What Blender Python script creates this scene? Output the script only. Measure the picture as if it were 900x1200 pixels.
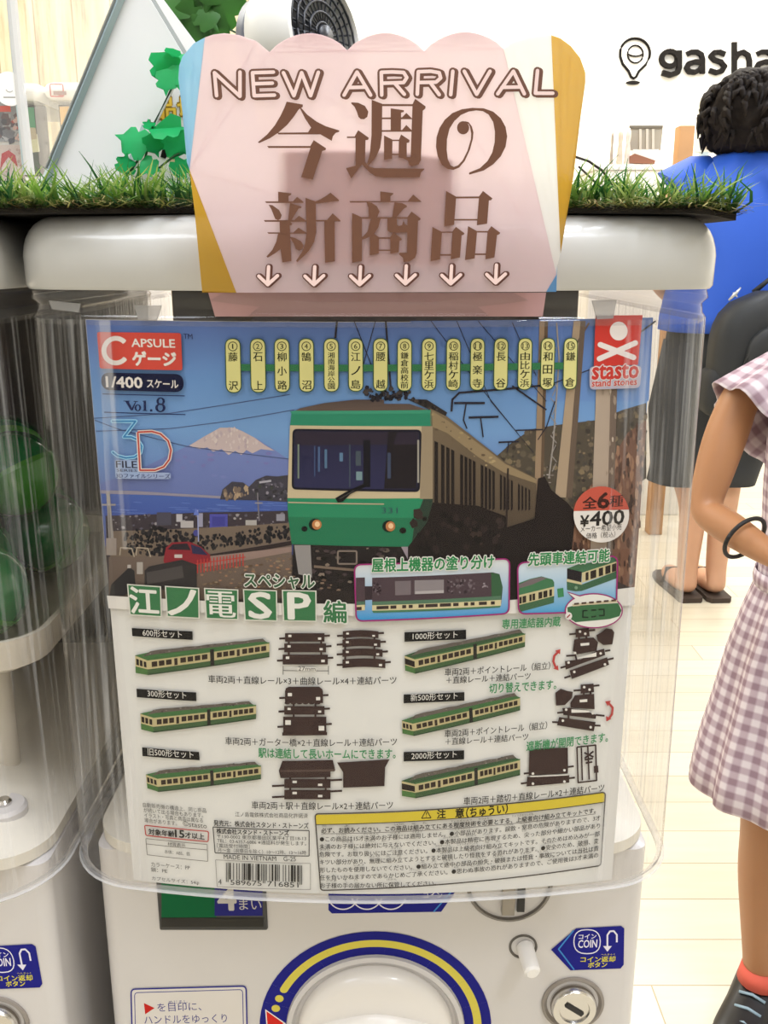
import bpy, bmesh, math, random
from mathutils import Vector, Matrix, noise
from mathutils.geometry import tessellate_polygon

random.seed(7)
C = bpy.context.scene.collection
for _o in list(bpy.data.objects):
    bpy.data.objects.remove(_o)

# ------------------------------------------------------------------ camera
F, CX, CY = 1100.0, 450.0, 600.0           # focal length in pixels of the 900x1200 frame
TH = math.radians(15.3)                    # pitch below the horizon
CAMZ = 1.08
cam_d = bpy.data.cameras.new('camera')
cam_d.sensor_fit = 'VERTICAL'; cam_d.sensor_height = 36.0; cam_d.lens = 36.0 * F / 1200.0
cam_d.clip_start = 0.02; cam_d.clip_end = 60
cam = bpy.data.objects.new('camera', cam_d); C.objects.link(cam)
cam.location = (0, 0, CAMZ); cam.rotation_euler = (math.radians(90) - TH, 0, 0)
bpy.context.scene.camera = cam

# ------------------------------------------------------------------ light
world = bpy.data.worlds.new('World'); bpy.context.scene.world = world
world.use_nodes = True
world.node_tree.nodes['Background'].inputs[0].default_value = (1.0, 0.96, 0.9, 1)
world.node_tree.nodes['Background'].inputs[1].default_value = 0.25

def area(name, loc, size, power, color=(.91, .972, 1.075), rot=(0, 0, 0), spread=180):
    d = bpy.data.lights.new(name, 'AREA'); d.shape = 'RECTANGLE'
    d.size, d.size_y = size; d.energy = power; d.color = color; d.spread = math.radians(spread)
    o = bpy.data.objects.new(name, d); C.objects.link(o); o.location = loc; o.rotation_euler = rot
    return o
area('fill_light_rear', (0.0, -4.6, 2.88), (4.0, 1.2), 50)  # added fill far behind the camera, brightens the poster from the front
area('fill_light_front', (0.3, -2.4, 2.88), (2.4, 0.8), 26)  # nearer added fill behind the camera, a frontal wash on the machine
area('fill_light_front_left', (-1.5, -0.9, 2.88), (0.9, 0.6), 26)  # added unseen fill for the A-frame front and the machine's left side
area('ceiling_lamp_spot', (1.0, -0.75, 2.85), (0.35, 0.35), 26)
area('ceiling_lamp_over', (0.25, 0.05, 2.88), (1.4, 0.5), 80)
area('ceiling_lamp_aisle', (1.7, 2.3, 2.88), (1.4, 1.0), 90)
area('ceiling_lamp_far', (1.4, 4.1, 2.88), (3.4, 0.7), 130, (1, .97, .90))
area('ceiling_lamp_left', (-1.9, 2.6, 2.88), (1.6, 0.8), 125, (1, .97, .90))

vs = bpy.context.scene.view_settings
vs.view_transform = 'Standard'; vs.look = 'None'; vs.gamma = 1.0; vs.exposure = -0.72
vs.use_curve_mapping = False

# ------------------------------------------------------------------ helpers
def lin(c):
    c = c / 255.0
    return c / 12.92 if c <= .04045 else ((c + .055) / 1.055) ** 2.4

def rgb(h, k=1.0):
    """photo colour '#rrggbb' -> linear albedo"""
    h = h.lstrip('#')
    return tuple(min(.92, lin(int(h[i:i + 2], 16)) * k) for i in (0, 2, 4)) + (1.0,)

def ray(px, py):
    u, v = (px - CX) / F, (py - CY) / F
    return Vector((u, math.cos(TH) - v * math.sin(TH), -math.sin(TH) - v * math.cos(TH)))

def at(px, py, Y):
    d = ray(px, py); t = Y / d.y
    return Vector((d.x * t, Y, CAMZ + d.z * t))

_m = {}
def mat(name, color, rough=.5, metal=0.0, coat=0.0, noise_amt=0.0, noise_scale=30.0, bump=0.0, spec=.5, sub=0.0, emit=0.0):
    if name in _m: return _m[name]
    m = bpy.data.materials.new(name); m.use_nodes = True
    nt = m.node_tree; b = nt.nodes['Principled BSDF']
    col = rgb(color) if isinstance(color, str) else tuple(color) + (1,)
    b.inputs['Base Color'].default_value = col
    b.inputs['Roughness'].default_value = rough; b.inputs['Metallic'].default_value = metal
    b.inputs['Coat Weight'].default_value = coat; b.inputs['Specular IOR Level'].default_value = spec
    if sub:
        b.inputs['Subsurface Weight'].default_value = sub; b.inputs['Subsurface Radius'].default_value = (.02, .008, .004)
        b.inputs['Subsurface Scale'].default_value = .3
    if emit:
        b.inputs['Emission Color'].default_value = col; b.inputs['Emission Strength'].default_value = emit
    if noise_amt or bump:
        tc = nt.nodes.new('ShaderNodeTexCoord'); n = nt.nodes.new('ShaderNodeTexNoise')
        n.inputs['Scale'].default_value = noise_scale; n.inputs['Detail'].default_value = 4
        nt.links.new(tc.outputs['Object'], n.inputs['Vector'])
        if noise_amt:
            mx = nt.nodes.new('ShaderNodeMix'); mx.data_type = 'RGBA'; mx.inputs[0].default_value = .5
            mx.inputs[6].default_value = tuple(max(0, c * (1 - noise_amt)) for c in col[:3]) + (1,)
            mx.inputs[7].default_value = tuple(min(1, c * (1 + noise_amt)) for c in col[:3]) + (1,)
            nt.links.new(n.outputs['Fac'], mx.inputs[0]); nt.links.new(mx.outputs[2], b.inputs['Base Color'])
        if bump:
            bp = nt.nodes.new('ShaderNodeBump'); bp.inputs['Strength'].default_value = bump; bp.inputs['Distance'].default_value = .002
            nt.links.new(n.outputs['Fac'], bp.inputs['Height']); nt.links.new(bp.outputs[0], b.inputs['Normal'])
    _m[name] = m
    return m

def attr_mat(name, rough=.55, spec=.3, translucent=0.0, see=0.0):
    """ink / fibre colour from the mesh's own colour attribute"""
    if name in _m: return _m[name]
    m = bpy.data.materials.new(name); m.use_nodes = True
    nt = m.node_tree; b = nt.nodes['Principled BSDF']
    a = nt.nodes.new('ShaderNodeAttribute'); a.attribute_name = 'Col'
    nt.links.new(a.outputs['Color'], b.inputs['Base Color'])
    b.inputs['Roughness'].default_value = rough; b.inputs['Specular IOR Level'].default_value = spec
    if translucent:
        t = nt.nodes.new('ShaderNodeBsdfTranslucent'); mx = nt.nodes.new('ShaderNodeMixShader')
        mx.inputs[0].default_value = translucent
        nt.links.new(a.outputs['Color'], t.inputs[0]); nt.links.new(b.outputs[0], mx.inputs[1]); nt.links.new(t.outputs[0], mx.inputs[2])
        last = mx
        if see:
            tp = nt.nodes.new('ShaderNodeBsdfTransparent'); m2 = nt.nodes.new('ShaderNodeMixShader'); m2.inputs[0].default_value = see
            nt.links.new(mx.outputs[0], m2.inputs[1]); nt.links.new(tp.outputs[0], m2.inputs[2]); last = m2
        nt.links.new(last.outputs[0], nt.nodes['Material Output'].inputs[0])
    _m[name] = m
    return m

def clear_mat(name, tint=(.95, .95, .95), rough=.04, haze=0.0, streak=0.0, ior=1.45):
    """thin clear plastic: passes light straight through, reflects by Fresnel"""
    if name in _m: return _m[name]
    m = bpy.data.materials.new(name); m.use_nodes = True
    nt = m.node_tree; nt.nodes.remove(nt.nodes['Principled BSDF'])
    tr = nt.nodes.new('ShaderNodeBsdfTransparent'); tr.inputs[0].default_value = tint + (1,)
    gl = nt.nodes.new('ShaderNodeBsdfGlossy'); gl.inputs['Roughness'].default_value = rough
    fr = nt.nodes.new('ShaderNodeFresnel'); geo = nt.nodes.new('ShaderNodeNewGeometry'); sw = nt.nodes.new('ShaderNodeMapRange')
    sw.inputs[3].default_value = ior; sw.inputs[4].default_value = 1.0 / ior          # a thin sheet: same reflection from both sides
    nt.links.new(geo.outputs['Backfacing'], sw.inputs[0]); nt.links.new(sw.outputs[0], fr.inputs[0])
    mx = nt.nodes.new('ShaderNodeMixShader')
    nt.links.new(fr.outputs[0], mx.inputs[0]); nt.links.new(tr.outputs[0], mx.inputs[1]); nt.links.new(gl.outputs[0], mx.inputs[2])
    last = mx
    if haze:
        df = nt.nodes.new('ShaderNodeBsdfDiffuse'); df.inputs[0].default_value = (.8, .79, .78, 1)
        m2 = nt.nodes.new('ShaderNodeMixShader'); m2.inputs[0].default_value = haze
        nt.links.new(mx.outputs[0], m2.inputs[1]); nt.links.new(df.outputs[0], m2.inputs[2]); last = m2
    if streak:
        tc = nt.nodes.new('ShaderNodeTexCoord'); mp = nt.nodes.new('ShaderNodeMapping'); mp.inputs['Scale'].default_value = (260, 260, 3)
        n = nt.nodes.new('ShaderNodeTexNoise'); n.inputs['Scale'].default_value = 1.0; n.inputs['Detail'].default_value = 2
        bp = nt.nodes.new('ShaderNodeBump'); bp.inputs['Strength'].default_value = streak; bp.inputs['Distance'].default_value = .001
        nt.links.new(tc.outputs['Object'], mp.inputs[0]); nt.links.new(mp.outputs[0], n.inputs['Vector'])
        nt.links.new(n.outputs['Fac'], bp.inputs['Height']); nt.links.new(bp.outputs[0], gl.inputs['Normal']); nt.links.new(bp.outputs[0], fr.inputs['Normal'])
        if haze:
            rmp = nt.nodes.new('ShaderNodeMapRange'); rmp.inputs[1].default_value = .5; rmp.inputs[2].default_value = .72
            rmp.inputs[3].default_value = haze * .08; rmp.inputs[4].default_value = min(1, haze * 4.0)
            nt.links.new(n.outputs['Fac'], rmp.inputs[0]); nt.links.new(rmp.outputs[0], m2.inputs[0])
    nt.links.new(last.outputs[0], nt.nodes['Material Output'].inputs[0])
    _m[name] = m
    return m

def thing(name, label, cat, loc=(0, 0, 0), group=None):
    o = bpy.data.objects.new(name, None); C.objects.link(o); o.location = loc; o.empty_display_size = .05
    o['label'] = label; o['category'] = cat
    if group: o['group'] = group
    return o

def tag(o, label, cat, group=None):
    o['label'] = label; o['category'] = cat
    if group: o['group'] = group
    return o

def wloc(o):
    v = Vector((0, 0, 0))
    while o is not None:
        v = v + Vector(o.location); o = o.parent
    return v

def link_mesh(name, me, m, parent=None, smooth=False):
    """me is in world coordinates; it is moved into its parent's frame"""
    o = bpy.data.objects.new(name, me); C.objects.link(o)
    if m is not None:
        for x in (m if isinstance(m, (list, tuple)) else [m]): me.materials.append(x)
    if parent is not None:
        me.transform(Matrix.Translation(-wloc(parent))); o.parent = parent
    else:                                   # origin at the middle of its base
        xs = [v.co for v in me.vertices]
        if xs:
            c = Vector(((min(v.x for v in xs) + max(v.x for v in xs)) / 2, (min(v.y for v in xs) + max(v.y for v in xs)) / 2, min(v.z for v in xs)))
            me.transform(Matrix.Translation(-c)); o.location = c
    if smooth:
        me.polygons.foreach_set('use_smooth', [True] * len(me.polygons))
    me.update()
    return o

def from_bm(name, bm, m, parent=None, smooth=False):
    me = bpy.data.meshes.new(name); bmesh.ops.recalc_face_normals(bm, faces=bm.faces[:]); bm.to_mesh(me); bm.free()
    return link_mesh(name, me, m, parent, smooth)

def auto_smooth(o, deg=35):
    me = o.data; me.polygons.foreach_set('use_smooth', [True] * len(me.polygons))
    bm = bmesh.new(); bm.from_mesh(me); a = math.radians(deg)
    for e in bm.edges:
        e.smooth = not (len(e.link_faces) != 2 or e.calc_face_angle(0) > a)
    bm.to_mesh(me); bm.free(); return o

def box_bm(bm, x0, x1, y0, y1, z0, z1, bev=0.0, seg=2):
    t = bmesh.new()
    r = bmesh.ops.create_cube(t, size=1)
    for v in t.verts:
        v.co = Vector((x0 + (v.co.x + .5) * (x1 - x0), y0 + (v.co.y + .5) * (y1 - y0), z0 + (v.co.z + .5) * (z1 - z0)))
    if bev: bmesh.ops.bevel(t, geom=t.edges[:], offset=bev, segments=seg, profile=.5, affect='EDGES')
    me = bpy.data.meshes.new('t'); t.to_mesh(me); t.free(); bm.from_mesh(me); bpy.data.meshes.remove(me)

def box(name, x0, x1, y0, y1, z0, z1, m, parent=None, bev=0.0, seg=2):
    bm = bmesh.new(); box_bm(bm, x0, x1, y0, y1, z0, z1, bev, seg)
    return auto_smooth(from_bm(name, bm, m, parent), 30) if bev else from_bm(name, bm, m, parent)

def loft_bm(bm, rings, close=True, cap0=True, cap1=True):
    vr = [[bm.verts.new(p) for p in r] for r in rings]
    n = len(vr[0])
    for a, b in zip(vr[:-1], vr[1:]):
        for i in range(n if close else n - 1):
            j = (i + 1) % n
            bm.faces.new((a[i], a[j], b[j], b[i]))
    if cap0: bm.faces.new(vr[0][::-1])
    if cap1: bm.faces.new(vr[-1])
    return vr

def frame_of(d):
    d = Vector(d).normalized()
    a = Vector((0, 0, 1)) if abs(d.z) < .9 else Vector((1, 0, 0))
    s = d.cross(a).normalized(); return s, s.cross(d).normalized(), d

def tube_bm(bm, pts, rad, n=10, caps=True):
    pts = [Vector(p) for p in pts]; rings = []
    for i, p in enumerate(pts):
        d = pts[min(i + 1, len(pts) - 1)] - pts[max(i - 1, 0)]
        s, u, _ = frame_of(d); r = rad[i] if isinstance(rad, (list, tuple)) else rad
        rings.append([p + s * (r * math.cos(2 * math.pi * k / n)) + u * (r * math.sin(2 * math.pi * k / n)) for k in range(n)])
    loft_bm(bm, rings, True, caps, caps)

def lathe_bm(bm, prof, centre, axis, n=48):
    """prof: (radius, distance along axis) pairs"""
    s, u, d = frame_of(axis); c = Vector(centre)
    rings = [[c + d * h + (s * math.cos(2 * math.pi * k / n) + u * math.sin(2 * math.pi * k / n)) * max(r, 1e-5) for k in range(n)] for r, h in prof]
    loft_bm(bm, rings, True, True, True)

def prism_bm(bm, pts, thick):
    """pts world polygon, extruded by the vector thick"""
    t = Vector(thick)
    a = [bm.verts.new(p) for p in pts]; b = [bm.verts.new(Vector(p) + t) for p in pts]
    bm.faces.new(a[::-1]); bm.faces.new(b)
    for i in range(len(a)):
        j = (i + 1) % len(a); bm.faces.new((a[i], a[j], b[j], b[i]))

def ball_bm(bm, c, r, seg=20, rings=14):
    t = bmesh.new(); bmesh.ops.create_uvsphere(t, u_segments=seg, v_segments=rings, radius=1)
    r = (r, r, r) if not isinstance(r, (tuple, list)) else r
    for v in t.verts: v.co = Vector((c[0] + v.co.x * r[0], c[1] + v.co.y * r[1], c[2] + v.co.z * r[2]))
    me = bpy.data.meshes.new('t'); t.to_mesh(me); t.free(); bm.from_mesh(me); bpy.data.meshes.remove(me)

def copy_tree(o, parent=None):
    c = o.copy(); C.objects.link(c); c.parent = parent
    for ch in list(o.children): copy_tree(ch, c)
    return c

# ------------------------------------------------------------------ flat print on a surface
INK = 1.15
class Sheet:
    """the curved sheet behind the clear cover (x, z) -> y"""
    def __init__(s, y0, k, xc, slope=0.0, zref=1.06, dk=0.0): s.y0, s.k, s.xc, s.slope, s.zref, s.dk = y0, k, xc, slope, zref, dk
    def Y(s, x, z): return s.y0 + (s.k - s.dk * (s.zref - z)) * (x - s.xc) ** 2 - s.slope * (s.zref - z)
    def hit(s, px, py):
        d = ray(px, py); t = s.y0 / d.y
        for _ in range(12): t = s.Y(d.x * t, CAMZ + d.z * t) / d.y
        return (d.x * t, CAMZ + d.z * t)
    def pos(s, x, z, off): return Vector((x, s.Y(x, z) - off, z))

_tc = {}
_tcur = bpy.data.curves.new('type', 'FONT'); _tobj = bpy.data.objects.new('type', _tcur); C.objects.link(_tobj)
_tcur.resolution_u = 2
def glyphs(body, bold=0.0):
    key = (body, bold)
    if key not in _tc:
        _tcur.body = body; _tcur.offset = bold
        dg = bpy.context.evaluated_depsgraph_get(); dg.update()
        ev = _tobj.evaluated_get(dg); me = ev.to_mesh(); me.calc_loop_triangles()
        tris = [[(me.vertices[i].co.x, me.vertices[i].co.y) for i in t.vertices] for t in me.loop_triangles]
        ev.to_mesh_clear()
        if not tris: tris = [[(0, 0), (0, 0), (0, 0)]]
        xs = [p[0] for t in tris for p in t]; ys = [p[1] for t in tris for p in t]
        _tc[key] = (tris, min(xs), max(xs), min(ys), max(ys))
    return _tc[key]

_lr = random.Random(11)
class Art:
    LV = 5e-5
    def __init__(s, surf, base=0.0, step=.007): s.s, s.base, s.step, s.v, s.f, s.c = surf, base, step, [], [], []
    def _tri(s, pts, cols, L):
        """pts [(x,z)], cols per point, cut into strips so that the print follows the curve"""
        polys = [list(zip(pts, cols))]
        if s.step:
            xs = [p[0] for p in pts]
            if max(xs) - min(xs) > s.step * 1.3:
                i0, i1 = math.floor(min(xs) / s.step), math.floor(max(xs) / s.step)
                for i in range(i0 + 1, i1 + 1):
                    cut = i * s.step; nxt = []
                    last = polys.pop(); a, b = [], []
                    for q in range(len(last)):
                        p, pc = last[q]; r, rc = last[(q + 1) % len(last)]
                        (a if p[0] <= cut else b).append((p, pc))
                        if (p[0] - cut) * (r[0] - cut) < 0:
                            t = (cut - p[0]) / (r[0] - p[0]); m_ = ((cut, p[1] + (r[1] - p[1]) * t), tuple(pc[k] + (rc[k] - pc[k]) * t for k in range(3)))
                            a.append(m_); b.append(m_)
                    if len(a) > 2: polys.append(a)
                    polys.append(b)
        for pl in polys:
            if len(pl) < 3: continue
            i = len(s.v)
            for p, pc in pl: s.v.append(s.s.pos(p[0], p[1], s.base + L * s.LV)); s.c.append(pc)
            s.f.append(tuple(range(i, i + len(pl))))
    def xz(s, loops_xz, col, L, col2=None, zr=None):
        if not isinstance(loops_xz[0][0], (tuple, list)): loops_xz = [loops_xz]
        flat = [p for l in loops_xz for p in l]; L = L + _lr.random() * .9
        c1 = rgb(col, INK)[:3] if isinstance(col, str) else col
        if col2:
            c2 = rgb(col2, INK)[:3]; z1, z0 = zr or (max(p[1] for p in flat), min(p[1] for p in flat))
            cf = lambda p: tuple(c1[k] + (c2[k] - c1[k]) * min(1, max(0, (z1 - p[1]) / max(1e-9, z1 - z0))) for k in range(3))
        else: cf = lambda p: c1
        for t in tessellate_polygon([[Vector((p[0], p[1], 0)) for p in l] for l in loops_xz]):
            pts = [flat[i] for i in t]; s._tri(pts, [cf(p) for p in pts], L)
    def poly(s, pts, col, L=1, col2=None, holes=()):
        s.xz([[s.s.hit(*p) for p in pts]] + [[s.s.hit(*p) for p in h] for h in holes], col, L, col2)
    def rect(s, x0, y0, x1, y1, col, L=1, col2=None): s.poly([(x0, y0), (x1, y0), (x1, y1), (x0, y1)], col, L, col2)
    def ell(s, cx, cy, rx, ry, col, L=1, n=28, a0=0, a1=360):
        s.poly([(cx + rx * math.cos(math.radians(a0 + (a1 - a0) * i / n)), cy + ry * math.sin(math.radians(a0 + (a1 - a0) * i / n))) for i in range(n + (a1 - a0 < 360))], col, L)
    def rrect(s, q, r, col, L=1, col2=None):
        """q: four corners TL,TR,BR,BL in pixels, rounded by r"""
        s.poly(round_quad(q, r), col, L, col2)
    def frame(s, q, r, w, col, L=1):
        s.line(round_quad(q, r), w, col, L, closed=True)
    def line(s, pts, w, col, L=1, closed=False, cap=False):
        pts = list(pts)
        if closed: pts = pts + [pts[0]]
        for i, ((ax, ay), (bx, by)) in enumerate(zip(pts[:-1], pts[1:])):
            d = math.hypot(bx - ax, by - ay)
            if d < 1e-6: continue
            nx, ny = -(by - ay) / d * w / 2, (bx - ax) / d * w / 2
            s.poly([(ax + nx, ay + ny), (bx + nx, by + ny), (bx - nx, by - ny), (ax - nx, ay - ny)], col, L)
        joints = pts if cap else pts[1:-1]
        if w > 1.2:
            for p in joints: s.ell(p[0], p[1], w / 2, w / 2, col, L, n=10)
    def text(s, body, p0, p1, h, col, L=2, bold=0.0, outline=None, ow=.06, mono=False):
        """text whose bottom runs from p0 to p1 and whose height is h pixels at p0"""
        a, b = s.s.hit(*p0), s.s.hit(*p1); up = s.s.hit(p0[0], p0[1] - h)[1] - a[1]
        tris, x0, x1, y0, y1 = glyphs(body)
        sx = 1 / max(1e-6, x1 - x0); sy = up / max(1e-6, y1 - y0)
        for r, cc, LL, nd in (([(bold + ow, outline, L, 12)] if outline else []) + [(bold, col, L + (1 if outline else 0), 0 if bold < .006 else (2 if bold < .015 else 6))]):
            c1 = rgb(cc, INK)[:3]
            for q in range(max(1, nd)):
                an = 2 * math.pi * q / max(1, nd); ddx, ddy = (r * math.cos(an), r * math.sin(an)) if nd else (0, 0); L2 = LL + _lr.random() * .9
                for t in tris:
                    pts = []
                    for (x, y) in t:
                        f = (x + ddx - x0) * sx; pts.append((a[0] + (b[0] - a[0]) * f, a[1] + (b[1] - a[1]) * f + (y + ddy - y0) * sy))
                    s._tri(pts, [c1] * 3, L2)
    def speck(s, pts, cols, n, size, L=1, aspect=1.0, rnd=random):
        xs = [p[0] for p in pts]; ys = [p[1] for p in pts]; k = 0
        while k < n:
            x, y = rnd.uniform(min(xs), max(xs)), rnd.uniform(min(ys), max(ys)); k += 1
            if not inside(x, y, pts): continue
            w = size * rnd.uniform(.4, 1.2); h = w * aspect; a = rnd.uniform(0, 6.28)
            s.poly([(x + w * math.cos(a + q * 1.257) * rnd.uniform(.6, 1), y + h * math.sin(a + q * 1.257) * rnd.uniform(.6, 1)) for q in range(5)], rnd.choice(cols), L)
    def build(s, name, parent, m=None):
        me = bpy.data.meshes.new(name); me.from_pydata([tuple(v) for v in s.v], [], s.f)
        at_ = me.color_attributes.new('Col', 'FLOAT_COLOR', 'POINT')
        buf = [];
        for c in s.c: buf += [c[0], c[1], c[2], 1.0]
        at_.data.foreach_set('color', buf)
        return link_mesh(name, me, m or attr_mat('printed_ink', .6, .12), parent)

def inside(x, y, pts):
    r = False; j = len(pts) - 1
    for i in range(len(pts)):
        (xi, yi), (xj, yj) = pts[i], pts[j]
        if (yi > y) != (yj > y) and x < (xj - xi) * (y - yi) / (yj - yi) + xi: r = not r
        j = i
    return r

def round_quad(q, r, n=5):
    out = []
    for i in range(4):
        p = Vector(q[i]); a = Vector(q[i - 1]); b = Vector(q[(i + 1) % 4])
        ra = min(r, (a - p).length / 2); da = (a - p).normalized() * ra; db = (b - p).normalized() * ra
        for k in range(n + 1):
            t = k / n; s_ = p + da; e = p + db
            out.append(tuple((1 - t) ** 2 * s_ + 2 * t * (1 - t) * p + t * t * e))
    return out

def conv(pts, ox, oy, k): return [(ox + x / k, oy + y / k) for x, y in pts]
# ------------------------------------------------------------------ the room
def wood_mat():
    m = bpy.data.materials.new('pale_wood_boards'); m.use_nodes = True; nt = m.node_tree; b = nt.nodes['Principled BSDF']
    tc = nt.nodes.new('ShaderNodeTexCoord'); mp = nt.nodes.new('ShaderNodeMapping'); mp.inputs['Scale'].default_value = (14, 14, 1.3)
    n = nt.nodes.new('ShaderNodeTexNoise'); n.inputs['Scale'].default_value = 1.6; n.inputs['Detail'].default_value = 8; n.inputs['Roughness'].default_value = .65
    r = nt.nodes.new('ShaderNodeValToRGB'); e = r.color_ramp.elements
    e[0].position = .33; e[0].color = rgb('#9a8468'); e[1].position = .62; e[1].color = rgb('#efe2c4')
    x = e.new(.45); x.color = rgb('#d9c6a0')
    nt.links.new(tc.outputs['Object'], mp.inputs[0]); nt.links.new(mp.outputs[0], n.inputs['Vector']); nt.links.new(n.outputs['Fac'], r.inputs[0])
    mp2 = nt.nodes.new('ShaderNodeMapping'); mp2.inputs['Rotation'].default_value = (math.radians(90), 0, math.radians(0))
    br = nt.nodes.new('ShaderNodeTexBrick'); br.inputs['Scale'].default_value = 1; br.inputs['Brick Width'].default_value = .16; br.inputs['Row Height'].default_value = 2.4
    br.inputs['Mortar Size'].default_value = .003; br.inputs['Color1'].default_value = (1, 1, 1, 1); br.inputs['Color2'].default_value = (.86, .84, .8, 1); br.inputs['Mortar'].default_value = (.5, .42, .33, 1)
    nt.links.new(tc.outputs['Object'], mp2.inputs[0]); nt.links.new(mp2.outputs[0], br.inputs['Vector'])
    mx = nt.nodes.new('ShaderNodeMix'); mx.data_type = 'RGBA'; mx.blend_type = 'MULTIPLY'; mx.inputs[0].default_value = 1
    nt.links.new(r.outputs[0], mx.inputs[6]); nt.links.new(br.outputs['Color'], mx.inputs[7]); nt.links.new(mx.outputs[2], b.inputs['Base Color'])
    b.inputs['Roughness'].default_value = .6
    return m

def floor_mat():
    m = bpy.data.materials.new('pale_floor_planks'); m.use_nodes = True; nt = m.node_tree; b = nt.nodes['Principled BSDF']
    tc = nt.nodes.new('ShaderNodeTexCoord')
    br = nt.nodes.new('ShaderNodeTexBrick'); br.inputs['Scale'].default_value = 1; br.inputs['Brick Width'].default_value = .75; br.inputs['Row Height'].default_value = .1
    br.inputs['Mortar Size'].default_value = .0012; br.inputs['Mortar Smooth'].default_value = .2; br.offset = .37; br.inputs['Bias'].default_value = 0
    br.inputs['Color1'].default_value = rgb('#e4dcc8'); br.inputs['Color2'].default_value = rgb('#ddd2ba'); br.inputs['Mortar'].default_value = rgb('#b09c78')
    mp = nt.nodes.new('ShaderNodeMapping'); mp.inputs['Scale'].default_value = (3, 30, 1); n = nt.nodes.new('ShaderNodeTexNoise'); n.inputs['Scale'].default_value = 1.5; n.inputs['Detail'].default_value = 6
    mp0 = nt.nodes.new('ShaderNodeMapping'); mp0.inputs['Location'].default_value = (.34, .003, 0)
    nt.links.new(tc.outputs['Object'], mp0.inputs[0]); nt.links.new(mp0.outputs[0], br.inputs['Vector']); nt.links.new(tc.outputs['Object'], mp.inputs[0]); nt.links.new(mp.outputs[0], n.inputs['Vector'])
    mx = nt.nodes.new('ShaderNodeMix'); mx.data_type = 'RGBA'; mx.blend_type = 'MULTIPLY'; mx.inputs[0].default_value = .25
    nt.links.new(br.outputs['Color'], mx.inputs[6]); nt.links.new(n.outputs['Fac'], mx.inputs[7]); nt.links.new(mx.outputs[2], b.inputs['Base Color'])
    b.inputs['Roughness'].default_value = .35
    return m

def struct(name, x0, x1, y0, y1, z0, z1, m):
    o = box(name, x0, x1, y0, y1, z0, z1, m); o['kind'] = 'structure'; return o
WALLM = mat('white_wall', '#f4f1ea', .6, noise_amt=.02, noise_scale=3)
RX0, RX1, RY0, RY1 = -3.2, 3.4, -6.0, 5.0
fl = struct('floor', RX0, RX1, RY0, RY1, -.1, 0, floor_mat())
fl.data.transform(Matrix.Translation(Vector(fl.location))); fl.location = (0, 0, 0)
struct('ceiling', RX0, RX1, RY0, RY1, 3.0, 3.1, mat('ceiling_white', '#f1ece0', .7))
struct('wall_back', RX0, RX1, RY1, RY1 + .1, 0, 3, WALLM)
struct('wall_left', RX0 - .1, RX0, RY0, RY1, 0, 3, WALLM)
struct('wall_right', RX1, RX1 + .1, RY0, RY1, 0, 3, WALLM)
struct('wall_front', RX0, RX1, RY0 - .1, RY0, 0, 3, mat('front_wall', '#d8d0c4', .7))
wx = at(352, 30, 4.3).x
struct('trim_1', RX0, wx, 4.3, RY1, 0, 3, wood_mat())               # wood-boarded partition on the left

# ------------------------------------------------------------------ capsule machine
MX, MHW = -.0065, .1555            # centre and half width
KF = 1.02                          # front curvature
def plan(hw, y0, yb, r=.035, k=KF, nf=22, nc=9, grow=0.0):
    """outline seen from above: bowed front, rounded corners, straight sides; counter-clockwise from front left"""
    hw += grow; y0 -= grow; yb += grow; r = max(.004, r + grow)
    xs = hw - r * .72
    fr = [(-xs + 2 * xs * i / nf, y0 + k * (-xs + 2 * xs * i / nf) ** 2) for i in range(nf + 1)]
    yc = fr[-1][1]; sl = 2 * k * xs; a0 = math.atan(sl) - math.pi / 2
    # arc from the front tangent to the side tangent
    rr = (hw - xs) / (1 - math.cos(a0)) if abs(1 - math.cos(a0)) > 1e-6 else r
    cx, cy = hw - rr, yc - rr * math.sin(a0)
    right = [(cx + rr * math.cos(a0 + (0 - a0) * i / nc), cy + rr * math.sin(a0 + (0 - a0) * i / nc)) for i in range(1, nc + 1)]
    rb = .02 + max(0, grow)
    back = [(hw - rb + rb * math.cos(t), yb - rb + rb * math.sin(t)) for t in [math.pi / 2 * i / 5 for i in range(6)]]
    pts = fr + right + back
    left = [(-x, y) for x, y in reversed(right + back)]
    return [(MX + x, y) for x, y in pts + left]

def ring(z, **kw): return [Vector((x, y, z)) for x, y in plan(**kw)]

ABS = mat('white_abs_plastic', '#bfbebb', .26, coat=.35, noise_amt=.015, noise_scale=8)
ABS2 = mat('body_white_plastic', '#d0cbc8', .38, coat=.15, noise_amt=.015, noise_scale=8)
IVORY = mat('ivory_inner_plastic', '#cfc6b6', .5)
CLEAR = clear_mat('clear_cover_plastic', (.97, .97, .97), .05, ior=1.24)
CLEAR_SIDE = clear_mat('clear_moulded_side', (.95, .945, .95), .10, haze=.065, streak=.55, ior=1.45)
CLEAR_RIM = clear_mat('clear_rim_plastic', (.90, .89, .90), .06, haze=.04)
CHROME = mat('chrome', (.62, .6, .58), .22, metal=1)
DARK = mat('dark_slot', '#1c1a19', .5)
BLUE = '#1c1d78'

ZL0, ZL1 = 1.0655, 1.0968          # lid bottom and top
ZC0 = .7730                        # cover bottom
YB = .74
mach = thing('capsule_machine', 'white capsule vending machine in the middle with the train poster behind its clear cover', 'capsule machine', (MX, .585, 0), 'capsule machines in the near row')

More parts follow.
